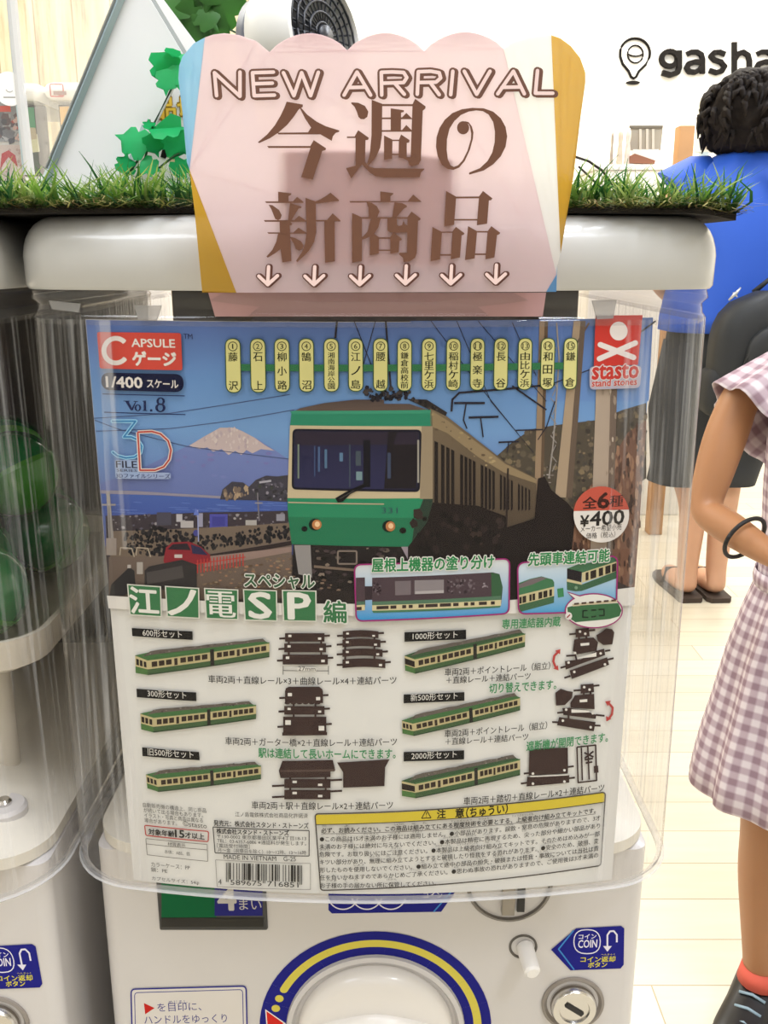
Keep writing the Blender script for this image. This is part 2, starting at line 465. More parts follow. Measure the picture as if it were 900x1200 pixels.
bm = bmesh.new(); rings = []
LK = dict(hw=.1560, y0=.400, yb=YB, r=.024)
rings.append(ring(ZL0, **LK, grow=-.004)); rings.append(ring(ZL0, **LK, grow=-.0012)); rings.append(ring(ZL0 + .0015, **LK))
rings.append(ring(ZL1 - .017, **LK, grow=.0002))
for i in range(1, 8):
    a = math.pi / 2 * i / 7
    rings.append(ring(ZL1 - .017 + .017 * math.sin(a), **LK, grow=-.015 * (1 - math.cos(a))))
loft_bm(bm, rings); auto_smooth(from_bm('lid', bm, ABS, mach), 40)

# rim of the cover just under the lid: stepped clear band
bm = bmesh.new(); R0 = dict(hw=.1540, y0=.4025, yb=YB - .01, r=.024)
loft_bm(bm, [ring(ZL0 - .0003, **R0), ring(ZL0 - .004, **R0, grow=.001), ring(ZL0 - .0065, **R0, grow=-.0015), ring(ZL0 - .0105, **R0, grow=-.001), ring(ZL0 - .0125, **R0, grow=.0006), ring(ZL0 - .015, **R0, grow=-.001)], cap0=False, cap1=False)
auto_smooth(from_bm('rim', bm, CLEAR_RIM, mach), 60)

# clear cover: bowed front and moulded sides are one thin shell
CK = dict(hw=.1540, y0=.4005, yb=YB - .012, r=.024)
def cov(z): return dict(CK, y0=CK['y0'] - .02 * (1.055 - z), hw=CK['hw'] + .010 * (1.055 - z), r=CK['r'] + .085 * (1.055 - z), k=KF - .95 * (1.055 - z))
bm = bmesh.new(); zs = [1.053, 1.0, .95, .9, .86, .82, .79, .779]
rs = [ring(z, **cov(z)) for z in zs] + [ring(.7748, **cov(.7748), grow=-.0005), ring(ZC0, **cov(ZC0), grow=-.0025)]
vr = loft_bm(bm, rs, cap0=False, cap1=False)
nf = 22
for f in bm.faces:
    c = f.calc_center_median()
    f.material_index = 0 if abs(c.x - MX) < MHW - .042 and c.y < .5 else 1
auto_smooth(from_bm('clear_cover', bm, [CLEAR, CLEAR_SIDE], mach), 50)
# thick lower lip of the cover
bm = bmesh.new(); q = dict(cov(ZC0), yb=.60)
loft_bm(bm, [ring(ZC0 + .0012, **q, grow=.0006), ring(ZC0, **q, grow=.0012), ring(ZC0 - .0010, **q, grow=.0002), ring(ZC0 - .0010, **q, grow=-.003), ring(ZC0 + .0012, **q, grow=-.003)], cap0=False, cap1=False)
auto_smooth(from_bm('cover_lip', bm, clear_mat('lip_plastic', (.9, .89, .88), .2, haze=.3, ior=1.25), mach), 50)
# retaining tabs under the rim
TAB = clear_mat('frosted_tab', (.7, .69, .68), .3, haze=.22)
cs = Sheet(.4035, KF, MX)
for pts in ([(158, 358), (190, 358), (184, 376), (163, 375)], [(693, 352), (722, 351), (718, 373), (699, 374)], [(58, 352), (95, 356), (93, 366), (62, 362)]):
    bm = bmesh.new(); w = [cs.pos(*cs.hit(*p), 0) for p in pts]; prism_bm(bm, w, (0, -.0012, 0)); from_bm('retaining_tab', bm, TAB, mach)
# inside: bin floor with front lip, tray, posts, back
box('back_panel', MX - .150, MX + .150, YB - .03, YB - .022, .775, 1.062, mat('shade_brown_panel', '#2a221c', .6), mach)  # dark brown stands in for the shade inside the machine
bm = bmesh.new(); BK = dict(hw=MHW - .014, y0=.445, yb=YB - .034, r=.03)
loft_bm(bm, [ring(.866, **BK, grow=-.012), ring(.872, **BK), ring(.888, **BK, grow=.001), ring(.888, **BK, grow=-.002), ring(.876, **BK, grow=-.004), ring(.870, **BK, grow=-.02)])
auto_smooth(from_bm('capsule_bin', bm, IVORY, mach), 35)
bm = bmesh.new(); TK = dict(hw=MHW - .008, y0=.412, yb=YB - .034, r=.03)
loft_bm(bm, [ring(.7765, **TK), ring(.783, **TK), ring(.7845, **TK, grow=-.01), ring(.801, **TK, grow=-.045)])
auto_smooth(from_bm('tray', bm, mat('tray_white', '#ddd6c8', .45), mach), 35)
for sx in (-.105, .105):
    bm = bmesh.new(); lathe_bm(bm, [(.0075, .79), (.0075, .868)], (MX + sx, .50, 0), (0, 0, 1), 20); auto_smooth(from_bm('post', bm, IVORY, mach))
    bm = bmesh.new(); lathe_bm(bm, [(.012, .784), (.012, .792), (.0105, .794)], (MX + sx * 1.12, .462, 0), (0, 0, 1), 24)
    o = auto_smooth(from_bm('screw_boss', bm, ABS2, mach))
    bm = bmesh.new(); lathe_bm(bm, [(.0042, .794), (.0042, .7955), (.003, .797)], (MX + sx * 1.12, .462, 0), (0, 0, 1), 16); auto_smooth(from_bm('screw', bm, CHROME, o))
bm = bmesh.new(); box_bm(bm, MX - .035, MX + .035, .52, .58, .79, .868, .006)
auto_smooth(from_bm('gear_housing', bm, IVORY, mach))

# body
YF = .435; BHW = .1477
bm = bmesh.new()
def brect(z, g=0.0):
    r = .008; x0, x1, y0, y1 = MX - BHW - g, MX + BHW + g, YF - g, YB + g; out = []
    for cx, cy, a in ((x1 - r, y0 + r, -90), (x1 - r, y1 - r, 0), (x0 + r, y1 - r, 90), (x0 + r, y0 + r, 180)):
        for i in range(7):
            t = math.radians(a + 15 * i); out.append(Vector((cx + r * math.cos(t), cy + r * math.sin(t), z)))
    return out
loft_bm(bm, [brect(.46), brect(.7745), brect(.7760, -.003)])
auto_smooth(from_bm('body', bm, ABS2, mach), 30)
bm = bmesh.new(); loft_bm(bm, [brect(0, .006), brect(.44, .006), brect(.46, .004)]); auto_smooth(from_bm('stand', bm, mat('stand_grey', '#b9b2aa', .5), mach), 30)
bodyS = Sheet(YF, 0, 0)
def bp(px, py, off=0.0): return bodyS.pos(*bodyS.hit(px, py), off)

# dial
DC = bp(440, 1206); 
bm = bmesh.new(); lathe_bm(bm, [(.050, -.004), (.0500, .0022), (.0475, .003), (.0465, .001), (.0450, -.0005)], DC, (0, -1, 0), 72)
dial = auto_smooth(from_bm('dial', bm, ABS2, mach), 30)
bm = bmesh.new(); lathe_bm(bm, [(.0435, -.001), (.0435, .004), (.0425, .0075), (.0385, .0100), (.02, .0125), (.0, .0130)], DC, (0, -1, 0), 72)
auto_smooth(from_bm('dial_disc', bm, mat('dial_white', '#ece6df', .3, coat=.3), dial), 50)
bm = bmesh.new(); rings = []
for i in range(15):
    t = -1 + 2 * i / 14; hw = .0190 * (1 - .62 * abs(t) ** 1.6) + .0005; hh = .0205 * math.sqrt(max(.02, 1 - abs(t) ** 4 * .97))
    cx = DC.x + .0405 * t
    rings.append([Vector((cx, DC.y - .004, DC.z + hw * 1.25)), Vector((cx, DC.y - .004 - hh * .8, DC.z + hw)), Vector((cx, DC.y - .004 - hh, DC.z + hw * .6)), Vector((cx, DC.y - .004 - hh, DC.z - hw * .6)), Vector((cx, DC.y - .004 - hh * .8, DC.z - hw)), Vector((cx, DC.y - .004, DC.z - hw * 1.25))])
loft_bm(bm, rings); auto_smooth(from_bm('dial_handle', bm, mat('dial_white', '#ece6df'), dial), 55)

# ring sticker round the dial
A = Art(bodyS, .0002, 0)
def arc(A, r0, r1, a0, a1, col, L, n=64):
    o = [(DC.x + r1 * math.cos(math.radians(a0 + (a1 - a0) * i / n)), DC.z + r1 * math.sin(math.radians(a0 + (a1 - a0) * i / n))) for i in range(n + 1)]
    i_ = [(DC.x + r0 * math.cos(math.radians(a0 + (a1 - a0) * i / n)), DC.z + r0 * math.sin(math.radians(a0 + (a1 - a0) * i / n))) for i in range(n + 1)]
    for k in range(n): A.xz([o[k], o[k + 1], i_[k + 1], i_[k]], col, L)
arc(A, .0505, .0655, 0, 360, BLUE, 1); arc(A, .0555, .0600, -20, 152, '#ccbe50', 2)
def dotp(ang, r, rad, col, L):
    c = (DC.x + r * math.cos(math.radians(ang)), DC.z + r * math.sin(math.radians(ang)))
    A.xz([(c[0] + rad * math.cos(i * .3307), c[1] + rad * math.sin(i * .3307)) for i in range(19)], col, L)
dotp(152, .05775, .00225, '#ccbe50', 2); dotp(158.5, .05775, .0024, '#ccbe50', 2); dotp(165.5, .05775, .0024, '#ccbe50', 2)
A.poly(conv([(493, 442), (560, 488), (500, 530)], 130, 1020, 2.727), '#e8e0d8', 2); A.poly(conv([(497, 448), (552, 487), (503, 523)], 130, 1020, 2.727), '#c8281f', 3)
A.build('dial_ring_sticker', mach)

# coin slot
CSL = bp(597, 1036)
bm = bmesh.new(); lathe_bm(bm, [(.0232, -.002), (.0232, .001), (.0215, .0018), (.0210, -.0005), (.0, -.0010)], CSL, (0, -1, 0), 48)
slot = auto_smooth(from_bm('coin_slot', bm, mat('slot_grey', '#77716a', .35, metal=.3), mach), 35)
box('slot_plate', CSL.x - .004, CSL.x + .003, CSL.y - .0035, CSL.y + .001, CSL.z - .0175, CSL.z + .0175, mat('slot_plate_grey', '#8e877e', .3, metal=.6), slot, .0006)
box('slot_gap', CSL.x + .0045, CSL.x + .0085, CSL.y - .0016, CSL.y + .001, CSL.z - .0165, CSL.z + .0165, DARK, slot)
# return lever in its hole
HL = bp(613, 1109)
bm = bmesh.new(); lathe_bm(bm, [(.0078, -.001), (.0078, .0006), (.0068, .0007), (.0062, -.0006), (0, -.0007)], HL, (0, -1, 0), 32)
h = auto_smooth(from_bm('lever_hole', bm, mat('hole_grey', '#5a544e', .5), mach))
bm = bmesh.new(); p = HL + Vector((.001, 0, 0)); tube_bm(bm, [p, p + Vector((.0006, -.006, -.0012)), p + Vector((.0018, -.0155, -.003)), p + Vector((.002, -.0168, -.0032))], [.0047, .0047, .0044, .0032], 20)
auto_smooth(from_bm('return_lever', bm, mat('lever_white', '#f0ece8', .3), mach))
# lock
LC = bp(671, 1175)
bm = bmesh.new(); lathe_bm(bm, [(.0175, -.001), (.0175, .0012), (.0160, .0018), (.0145, .0002), (.0145, -.0010), (0, -.001)], LC, (0, -1, 0), 48); auto_smooth(from_bm('lock_surround', bm, mat('lock_recess', '#8b8279', .45), mach))
bm = bmesh.new(); lathe_bm(bm, [(.0128, -.001), (.0128, .0045), (.0118, .006), (.0085, .006), (.008, .0048), (.0, .0048)], LC, (0, -1, 0), 48); lock = auto_smooth(from_bm('lock', bm, CHROME, mach), 35)
bm = bmesh.new(); box_bm(bm, -.0058, .0058, -.0012, .0006, -.0014, .0014, .0003); 
bm.transform(Matrix.Translation(LC + Vector((0, -.0046, 0))) @ Matrix.Rotation(math.radians(35), 4, 'Y')); from_bm('keyhole', bm, DARK, lock)

# counter window
w0 = bp(183, 1030); w1 = bp(314, 1089)
bm = bmesh.new(); box_bm(bm, w0.x, w1.x, YF - .0012, YF + .004, w1.z, w0.z, .001); cw = from_bm('counter_window', bm, mat('window_frame_dark', '#2b2b2b', .3), mach)
A = Art(bodyS, .0014, 0)
A.rect(190, 1030, 254, 1073, '#0b5a34', 1); A.rect(252, 1030, 308, 1071, '#25256e', 2); A.rect(190, 1074, 309, 1084, '#35332f', 1)
A.text('4', (257, 1064), (277, 1064), 26, '#b9b4ae', 3, .03); A.text('まい', (281, 1064), (307, 1064), 12, '#b9b4ae', 3)
A.build('counter_label', cw)
# stickers
def coin_sticker(dx=0):
    A = Art(bodyS, .0003, 0)
    K = lambda pts: conv(pts, 430, 1020, 2.727)
    A.poly(K([(588, 252), (668, 184), (812, 176), (822, 184), (820, 300), (810, 312), (650, 318)]), BLUE, 1)
    A.line(K([(660, 190), (612, 250), (662, 316)]), 1.6, '#3f7fc0', 2)
    c = K([(703, 226)])[0]; A.frame([(c[0] - 15.5, c[1] - 14), (c[0] + 15.5, c[1] - 14), (c[0] + 15.5, c[1] + 14), (c[0] - 15.5, c[1] + 14)], 14, 1.2, '#d8d4e0', 2)
    A.text('コイン', K([(676, 218)])[0], K([(732, 216)])[0], 5.5, '#d8d4e0', 2, .02); A.text('COIN', K([(674, 246)])[0], K([(734, 244)])[0], 9, '#d8d4e0', 2, .02)
    A.line(K([(768, 252), (768, 205), (776, 193), (788, 192), (798, 204), (798, 228)]), 2.0, '#d8d4e0', 2); A.poly(K([(754, 240), (782, 240), (768, 258)]), '#d8d4e0', 2)
    A.text('コイン返却', K([(682, 292)])[0], K([(792, 290)])[0], 6.5, '#d2c63a', 2, .02); A.text('ボタン', K([(706, 309)])[0], K([(766, 307)])[0], 6, '#d2c63a', 2, .02)
    A.text('へんきゃく', K([(748, 270)])[0], K([(792, 269)])[0], 2, '#d2c63a', 2)
    return A.build('coin_return_sticker', mach)
coin_sticker()
A = Art(bodyS, .0003, 0)                      # blue label with white arcs above the dial
A.poly([(385, 1028), (545, 1028), (517, 1068), (389, 1070), (385, 1066)], BLUE, 1)
for cx in (402, 430, 458): A.line([(cx + 18 * math.cos(t / 8), 1047 + 18 * math.sin(t / 8)) for t in range(2, 24)], 1.4, '#d8d4e0', 2)
A.line([(537, 1035), (508, 1068)], 1.6, '#3f7fc0', 2); A.text('コイン', (496, 1052), (518, 1052), 7, '#d8d4e0', 2)
A.build('coin_size_sticker', mach)
A = Art(bodyS, .0003, 0)                      # instruction plate
K = lambda pts: conv(pts, 130, 1020, 2.727)
q = K([(65, 378), (432, 368), (440, 700), (72, 705)])
A.rrect(q, 5, '#cfc9c3', 1); A.frame(q, 5, 1.6, '#2a2a80', 2)
q2 = K([(76, 389), (421, 379), (428, 690), (83, 694)]); A.frame(q2, 4, .9, '#2a2a80', 2)
A.poly(K([(106, 422), (140, 438), (110, 458)]), '#b8241e', 2)
A.text('を目印に、', K([(150, 450)])[0], K([(290, 446)])[0], 10, '#33307a', 2); A.text('めじるし', K([(185, 424)])[0], K([(245, 422)])[0], 3.4, '#33307a', 2)
A.text('ハンドルをゆっくり', K([(108, 490)])[0], K([(372, 484)])[0], 10, '#33307a', 2); A.text('まわしてください。', K([(112, 545)])[0], K([(372, 540)])[0], 10, '#33307a', 2)
A.build('instruction_sticker', mach)

# second machine of the row, on the left
mach2 = copy_tree(mach)
mach2.location = (MX - .3166, .585 - .014, 0)
mach2['label'] = 'white capsule vending machine on the left edge holding green capsules behind a clear cover'
# green capsules heaped in the left machine
GC = mat('green_capsule_shell', '#0f6a30', .18, coat=.3); GC2 = mat('green_capsule_base', '#3f8a2a', .25, coat=.3)
CR = .0268
cap = thing('capsule', 'green plastic capsule heaped inside the clear cover of the left machine', 'capsule', (0, 0, 0), 'green capsules in the left machine')
bm = bmesh.new(); lathe_bm(bm, [(CR, 0)] + [(CR * math.cos(t * math.pi / 16), CR * math.sin(t * math.pi / 16)) for t in range(1, 8)] + [(0.0005, CR)], (0, 0, 0), (0, 0, 1), 28); auto_smooth(from_bm('capsule_top', bm, GC, cap))
bm = bmesh.new(); lathe_bm(bm, [(CR * 1.012, 0.001), (CR * 1.012, -.002), (CR * .985, -.003)] + [(CR * .985 * math.cos(t * math.pi / 16), -CR * .985 * math.sin(t * math.pi / 16)) for t in range(2, 8)] + [(.0005, -CR * .985)], (0, 0, 0), (0, 0, 1), 28); auto_smooth(from_bm('capsule_base', bm, GC2, cap))
mx2 = MX - .3166; first = True
for lay, (z, ys) in enumerate(((.9035, (.495, .551, .607, .660)), (.9500, (.52, .577, .634)))):
    for j, y in enumerate(ys):
        for i in range(4 - lay % 2):
            x = mx2 + .102 - i * .0565 - (.028 if (lay + j) % 2 else 0) - lay * .006
            c = cap if first else copy_tree(cap); first = False
            c.location = (x, y - .014, z); c.rotation_euler = (random.uniform(-.9, .9), random.uniform(-.9, .9), random.uniform(0, 6))
# ------------------------------------------------------------------ the poster behind the cover
PS = Sheet(.4055, KF, MX, slope=.02, zref=1.055, dk=.95)
poster = thing('poster', 'printed poster of a green train with a snowy mountain behind the middle clear cover', 'poster', (MX, .41, .78))
L_ED = [(100, 373), (129, 712), (144, 908), (157, 1034)]; R_ED = [(766, 368), (757, 498), (743, 685), (734, 825), (718, 1018)]
A = Art(PS, 0)
zt = 1.0745 * 0 + PS.hit(433, 377)[1]
def lerp_edge(ed, y):
    for (ax, ay), (bx, by) in zip(ed[:-1], ed[1:]):
        if y <= by: return ax + (bx - ax) * (y - ay) / (by - ay)
    return ed[-1][0]
zb = ZC0 + .0008
tl, tr = PS.hit(100, 373), PS.hit(766, 368); bl, br_ = PS.hit(156, 1020), PS.hit(718, 1012)
A.xz([(tl[0], zt), (tr[0], zt), (br_[0], zb), (bl[0], zb)], '#cfccc6', 0)
A.build('sheet', poster)

# --- the photograph printed on the upper half
P = Art(PS, 0.0003)
ZT = zt
def band(y0, y1, c0, c1, x0=None, x1=None, L=1):
    P.poly([(lerp_edge(L_ED, y0) + .6, y0), (lerp_edge(R_ED, y0) - .6, y0), (lerp_edge(R_ED, y1) - .6, y1), (lerp_edge(L_ED, y1) + .6, y1)], c0, L, c1)
band(378, 440, '#566da6', '#6084b4'); band(440, 500, '#6084b4', '#6b8fbb'); band(500, 560, '#6b8fbb', '#6075a4'); band(560, 640, '#6075a4', '#4c5380'); band(640, 697, '#4b4340', '#453c38')
P.xz([(tl[0] + .0002, ZT - .0002), (tr[0] - .0002, ZT - .0002), PS.hit(765, 378), PS.hit(101, 378)], '#566da6', 1)
P.poly([(480, 376), (765, 372), (760, 470), (640, 470), (560, 440)], '#50699f', 1, '#6283b5')
# mountain
P.poly([(222, 521), (190, 537), (150, 556), (118, 566), (119, 582), (342, 588), (342, 541), (322, 527), (300, 513)], '#6d7aab', 2, '#5d6898')
P.poly([(222, 522), (240, 511), (258, 501), (274, 501), (284, 505), (299, 513), (310, 521), (322, 528), (306, 526), (296, 531), (289, 527), (283, 533), (276, 528), (268, 533), (260, 526), (250, 529), (243, 524), (234, 526)], '#b3a2a0', 3)
P.speck([(235, 517), (258, 502), (276, 502), (305, 520), (290, 527), (262, 524)], ['#bcaeab', '#a8989c', '#c2b5ae'], 60, 2.2, 4, 1.8)
P.speck([(225, 528), (320, 531), (330, 545), (260, 560), (200, 545)], ['#6d6c9f', '#6a73a4', '#7672a2'], 30, 4.5, 3, .5)
# sea and coast
P.poly([(119, 577), (338, 585), (338, 612), (125, 618)], '#455a98', 3, '#3a4a8a')
P.poly([(118, 574), (160, 575), (262, 581), (262, 584), (190, 580), (119, 578)], '#85808e', 4)
for i in range(22):
    x = random.uniform(125, 320); y = random.uniform(588, 602); P.line([(x, y), (x + random.uniform(8, 24), y + .8)], .7, '#5a70ae', 4)
P.poly([(258, 585), (261, 573), (272, 564), (285, 565), (292, 570), (300, 562), (312, 557), (325, 558), (340, 556), (340, 588), (300, 586)], '#3d3a42', 5)
P.speck([(262, 573), (292, 571), (290, 585), (261, 584)], ['#8e7a66', '#a08a70', '#6c5d52'], 26, 3, 6, 1.6)
P.speck([(296, 562), (340, 558), (340, 585), (298, 585)], ['#2c2c30', '#54505a', '#7c7680', '#3a3c36'], 50, 2.4, 6)
P.line([(304, 565), (318, 563)], 2.4, '#9c98a0', 6)
# town, hedge and road
P.poly([(124, 604), (160, 603), (240, 600), (340, 598), (342, 700), (128, 700)], '#3a3338', 5)
P.speck([(130, 603), (340, 600), (340, 616), (128, 622)], ['#55505c', '#2c2a30', '#6e6870', '#8c8688', '#443c40'], 110, 2.6, 6, .8)
for (x, y, w, h, c) in [(184, 600, 17, 15, '#45424e'), (246, 602, 21, 16, '#4a4a94'), (207, 602, 7, 9, '#a7a2a6'), (212, 610, 15, 8, '#a39d9c'), (232, 601, 6, 16, '#8c8a9c'), (288, 609, 13, 6, '#9d9894'), (324, 602, 10, 8, '#83808a')]: P.rect(x, y, x + w, y + h, c, 7)
P.rect(249, 605, 264, 616, '#3c3c80', 8)
P.poly([(128, 622), (342, 612), (342, 640), (240, 652), (130, 660)], '#6a5c50', 7)
P.speck([(146, 624), (180, 616), (240, 628), (342, 614), (342, 632), (245, 642), (225, 652), (150, 648)], ['#211f22', '#2b282a', '#1b1a1e'], 520, 3.2, 8, 1.2)
P.poly([(128, 652), (235, 650), (342, 632), (342, 700), (128, 700)], '#6b5d55', 9, '#57493f')
P.poly([(240, 650), (342, 633), (342, 638), (240, 656)], '#2e2626', 10); P.poly([(236, 652), (342, 640), (342, 646), (240, 664)], '#857068', 10)
P.speck([(235, 665), (342, 650), (342, 690), (232, 690)], ['#6f5d4c', '#83705c', '#574638', '#8d6a54'], 150, 3.2, 11, .5)
P.poly([(192, 656), (195, 641), (202, 635), (222, 634), (236, 640), (247, 650), (246, 658), (230, 661), (194, 661)], '#7c262e', 12); P.poly([(197, 643), (203, 637), (220, 636), (224, 644)], '#2b2329', 13); P.poly([(224, 637), (236, 641), (244, 650), (226, 648)], '#2e2b45', 13); P.rect(205, 649, 214, 653, '#b5aaa4', 13)
for i in range(15): P.line([(232 + i * 3.8, 655 - i * .5), (232 + i * 3.8, 671 - i * .6)], 1.3, '#a83a36', 13)
P.line([(230, 660), (288, 652)], 1.0, '#a83a36', 13)
P.poly([(129, 697), (131, 684), (152, 664), (158, 668), (160, 690), (146, 697)], '#2a2829', 13); P.poly([(170, 668), (175, 663), (214, 655), (222, 658), (231, 661), (231, 690), (170, 690)], '#2f2c2c', 13); P.poly([(172, 670), (214, 662), (216, 676), (173, 684)], '#45403f', 14)
P.rect(161, 658, 168, 672, '#98918a', 13); P.rect(150, 661, 154, 665, '#a69e98', 13)
for x0 in (141, 160): P.line([(x0, 650), (x0 + 1, 641), (x0 + 14, 642), (x0 + 17, 652)], 1.4, '#9e9180', 12)
P.poly([(125, 576), (129, 576), (134, 632), (128, 632)], '#8a847f', 9); P.line([(120, 591), (136, 591)], 2, '#8f8a88', 9); P.line([(128, 592), (130, 640)], 2, '#6c6664', 9); P.rect(125, 630, 137, 650, '#8b8078', 10)
P.line([(302, 577), (304, 610)], 1.6, '#6f6a70', 9); P.line([(299, 589), (308, 589)], 1.4, '#8a868c', 9); P.line([(232, 597), (233, 634)], 1.2, '#8e94bc', 9); P.ell(230, 624, 3.2, 3.6, '#40407e', 9); P.poly([(227, 603), (230, 595), (234, 603)], '#6070b4', 9)
for pts in ([(111, 492), (140, 503), (220, 523), (342, 538)], [(113, 505), (200, 502), (270, 493), (345, 480)], [(110, 490), (200, 484), (340, 462)]): P.line(pts, .8, '#454e70', 4)
# right-hand hillside, rock, poles
P.poly([(570, 545), (600, 518), (622, 503), (650, 498), (700, 492), (730, 480), (757, 472), (757, 560), (640, 640), (570, 640)], '#4c443a', 3)
P.speck([(572, 545), (600, 518), (622, 503), (650, 498), (700, 492), (730, 480), (756, 472), (756, 540), (650, 610), (600, 580)], ['#5b5244', '#6a5d4c', '#3a342e', '#46403a', '#75664f', '#504a3a'], 420, 4.2, 4)
P.poly([(757, 492), (735, 507), (715, 541), (694, 566), (672, 590), (668, 655), (743, 690), (748, 627), (757, 498)], '#6d4f40', 5)
P.speck([(757, 492), (735, 507), (715, 541), (694, 566), (672, 590), (668, 655), (743, 690), (748, 627), (756, 498)], ['#7f5f4c', '#8e6c55', '#4d372e', '#5c4235', '#96755c', '#3e2d27'], 420, 2.6, 6, 3.2)
P.speck([(620, 535), (660, 525), (670, 560), (630, 575)], ['#8a8078', '#6d645c', '#a19890'], 30, 3, 5, .4)
P.poly([(632, 376), (642, 376), (636, 575), (626, 575)], '#8d7760', 7); P.poly([(638, 376), (642, 376), (636, 575), (633, 575)], '#5c4b3c', 8)
P.poly([(672, 376), (685, 376), (668, 583), (650, 582)], '#9c8871', 7); P.poly([(680, 376), (686, 376), (670, 583), (663, 583)], '#5f5044', 8)
P.poly([(701, 376), (724, 376), (716, 660), (691, 660)], '#a08f7f', 7); P.poly([(717, 376), (725, 376), (717, 660), (710, 660)], '#6a5b50', 8); P.speck([(701, 380), (724, 380), (716, 650), (692, 650)], ['#8f7f70', '#b0a090'], 40, 2.2, 9, 3)
P.line([(652, 378), (655, 420), (648, 520), (643, 560)], 1.6, '#8f8780', 6)
for k in range(14): P.line([(645 + (k % 2) * 6, 400 + k * 11), (652 - (k % 2) * 5, 409 + k * 11)], 1, '#86807c', 6)
P.line([(690, 378), (668, 415), (676, 420)], 2.2, '#5b4a44', 8); P.line([(768, 376), (735, 400)], 2, '#2c2c38', 8); P.line([(730, 418), (640, 452)], 1.2, '#33303a', 8)
# catenary
for pts, w in (([(529, 482), (530, 468), (538, 460), (600, 455), (650, 450)], 2.4), ([(532, 472), (568, 472)], 2.6), ([(549, 489), (584, 488)], 2.6), ([(546, 473), (543, 492), (547, 502)], 1.6), ([(563, 489), (566, 512)], 1.6), ([(584, 518), (608, 517)], 2), ([(604, 504), (636, 503)], 1.6), ([(596, 518), (594, 530)], 1.2), ([(505, 376), (560, 450), (610, 512)], .8), ([(535, 376), (575, 470), (625, 530)], .8), ([(560, 376), (640, 470)], .8), ([(600, 378), (628, 440)], .8), ([(600, 452), (640, 480)], 2.0), ([(630, 515), (640, 500), (650, 470)], 1.2), ([(452, 376), (458, 455)], 2.2), ([(395, 376), (393, 396)], 2.4), ([(415, 376), (440, 440)], 1), ([(440, 376), (425, 430)], 1)): P.line(pts, w, '#2a2730', 9)
# the train
P.poly([(344, 482), (352, 478), (380, 472), (416, 468), (450, 468), (480, 473), (504, 481)], '#4d403c', 10, '#5e4f46')
P.speck([(425, 453), (480, 456), (480, 468), (428, 469)], ['#25222a', '#3a3433', '#1d1b20'], 60, 4, 11); P.poly([(476, 467), (500, 468), (524, 483), (520, 492), (504, 480)], '#2c2726', 11); P.speck([(480, 466), (500, 469), (522, 484), (505, 480)], ['#453c38', '#1c191b'], 30, 3, 12)
P.poly([(342, 483), (500, 480), (505, 482), (506, 500), (340, 499)], '#2b7a5e', 12); P.poly([(340, 482), (345, 481), (505, 480), (504, 484), (343, 485)], '#39886b', 13)
P.poly([(340, 498), (506, 499), (507, 584), (337, 584)], '#b5a586', 12); P.poly([(494, 499), (507, 499), (507, 584), (492, 584)], '#8d7d66', 13)
P.poly([(337, 583), (507, 583), (500, 625), (482, 640), (342, 637), (338, 605)], '#2a7a57', 12); P.poly([(338, 605), (505, 606), (498, 628), (482, 640), (342, 637)], '#25694a', 13); P.line([(338, 588), (450, 590)], 1.4, '#a79b80', 14)
P.rrect([(343, 502), (494, 503), (492, 576), (342, 573)], 6, '#191722', 14); P.rrect([(345.5, 504.5), (491, 505.5), (489, 573), (344.5, 570.5)], 5, '#25233a', 15, '#2a2a48')
P.poly([(346, 505), (490, 506), (490, 520), (346, 521)], '#2b2430', 16); P.poly([(455, 505), (490, 506), (488, 572), (450, 572)], '#1f1a1e', 16)
for x, y0, y1, w, c in ((350, 520, 560, 2, '#6a7468'), (374, 523, 552, 2.4, '#44587a'), (382, 526, 548, 3, '#4c6680'), (400, 530, 540, 4, '#55708a'), (410, 520, 570, 1.6, '#3c4450'), (420, 528, 545, 6, '#3f4850'), (421, 552, 562, 7, '#6d8488'), (456, 530, 560, 4, '#3a4256'), (490, 515, 565, 2.2, '#8f8a80'), (430, 515, 570, 8, '#15131a'), (369, 522, 558, 1.2, '#3b4b6e')): P.line([(x, y0), (x, y1)], w, c, 17)
P.poly([(393, 583), (405, 576), (430, 564), (430, 569), (411, 578), (402, 587), (396, 588)], '#131114', 18); P.line([(398, 584), (415, 574)], 1, '#4a4440', 19)
for cx, cy in ((371, 614), (457, 616)): P.ell(cx - 1.5, cy, 7.5, 7, '#14201a', 14); P.ell(cx + .5, cy, 5.6, 5.8, '#a86f45', 15); P.ell(cx + 1, cy - .5, 3, 3.2, '#d8b48a', 16)
P.ell(357, 619, 3.6, 3.2, '#131715', 14); P.ell(472, 621, 4, 3.6, '#161412', 14); P.text('331', (447, 601), (466, 601), 7, '#2d4a50', 15)
P.poly([(344, 637), (482, 640), (482, 700), (342, 700)], '#231e1e', 11); P.poly([(345, 638), (364, 638), (366, 676), (350, 672)], '#85807e', 13)
P.speck([(366, 640), (470, 640), (470, 690), (345, 696)], ['#5a4e46', '#786a5e', '#2e2726', '#14110f', '#45393a'], 90, 5, 12, .6); P.line([(368, 663), (425, 668)], 3, '#6b5c50', 13); P.frame([(396, 645), (418, 645), (418, 660), (396, 660)], 2, 2, '#776b62', 13); P.poly([(470, 640), (482, 640), (478, 655)], '#8b7f86', 13)
P.speck([(330, 672), (400, 680), (415, 700), (330, 700)], ['#7a6555', '#5f4c40', '#33292a'], 50, 4, 13, .5)
P.poly([(504, 478), (524, 488), (564, 519), (592, 541), (628, 560), (628, 604), (590, 622), (500, 645), (507, 583)], '#6d5e4b', 12, '#43382f')
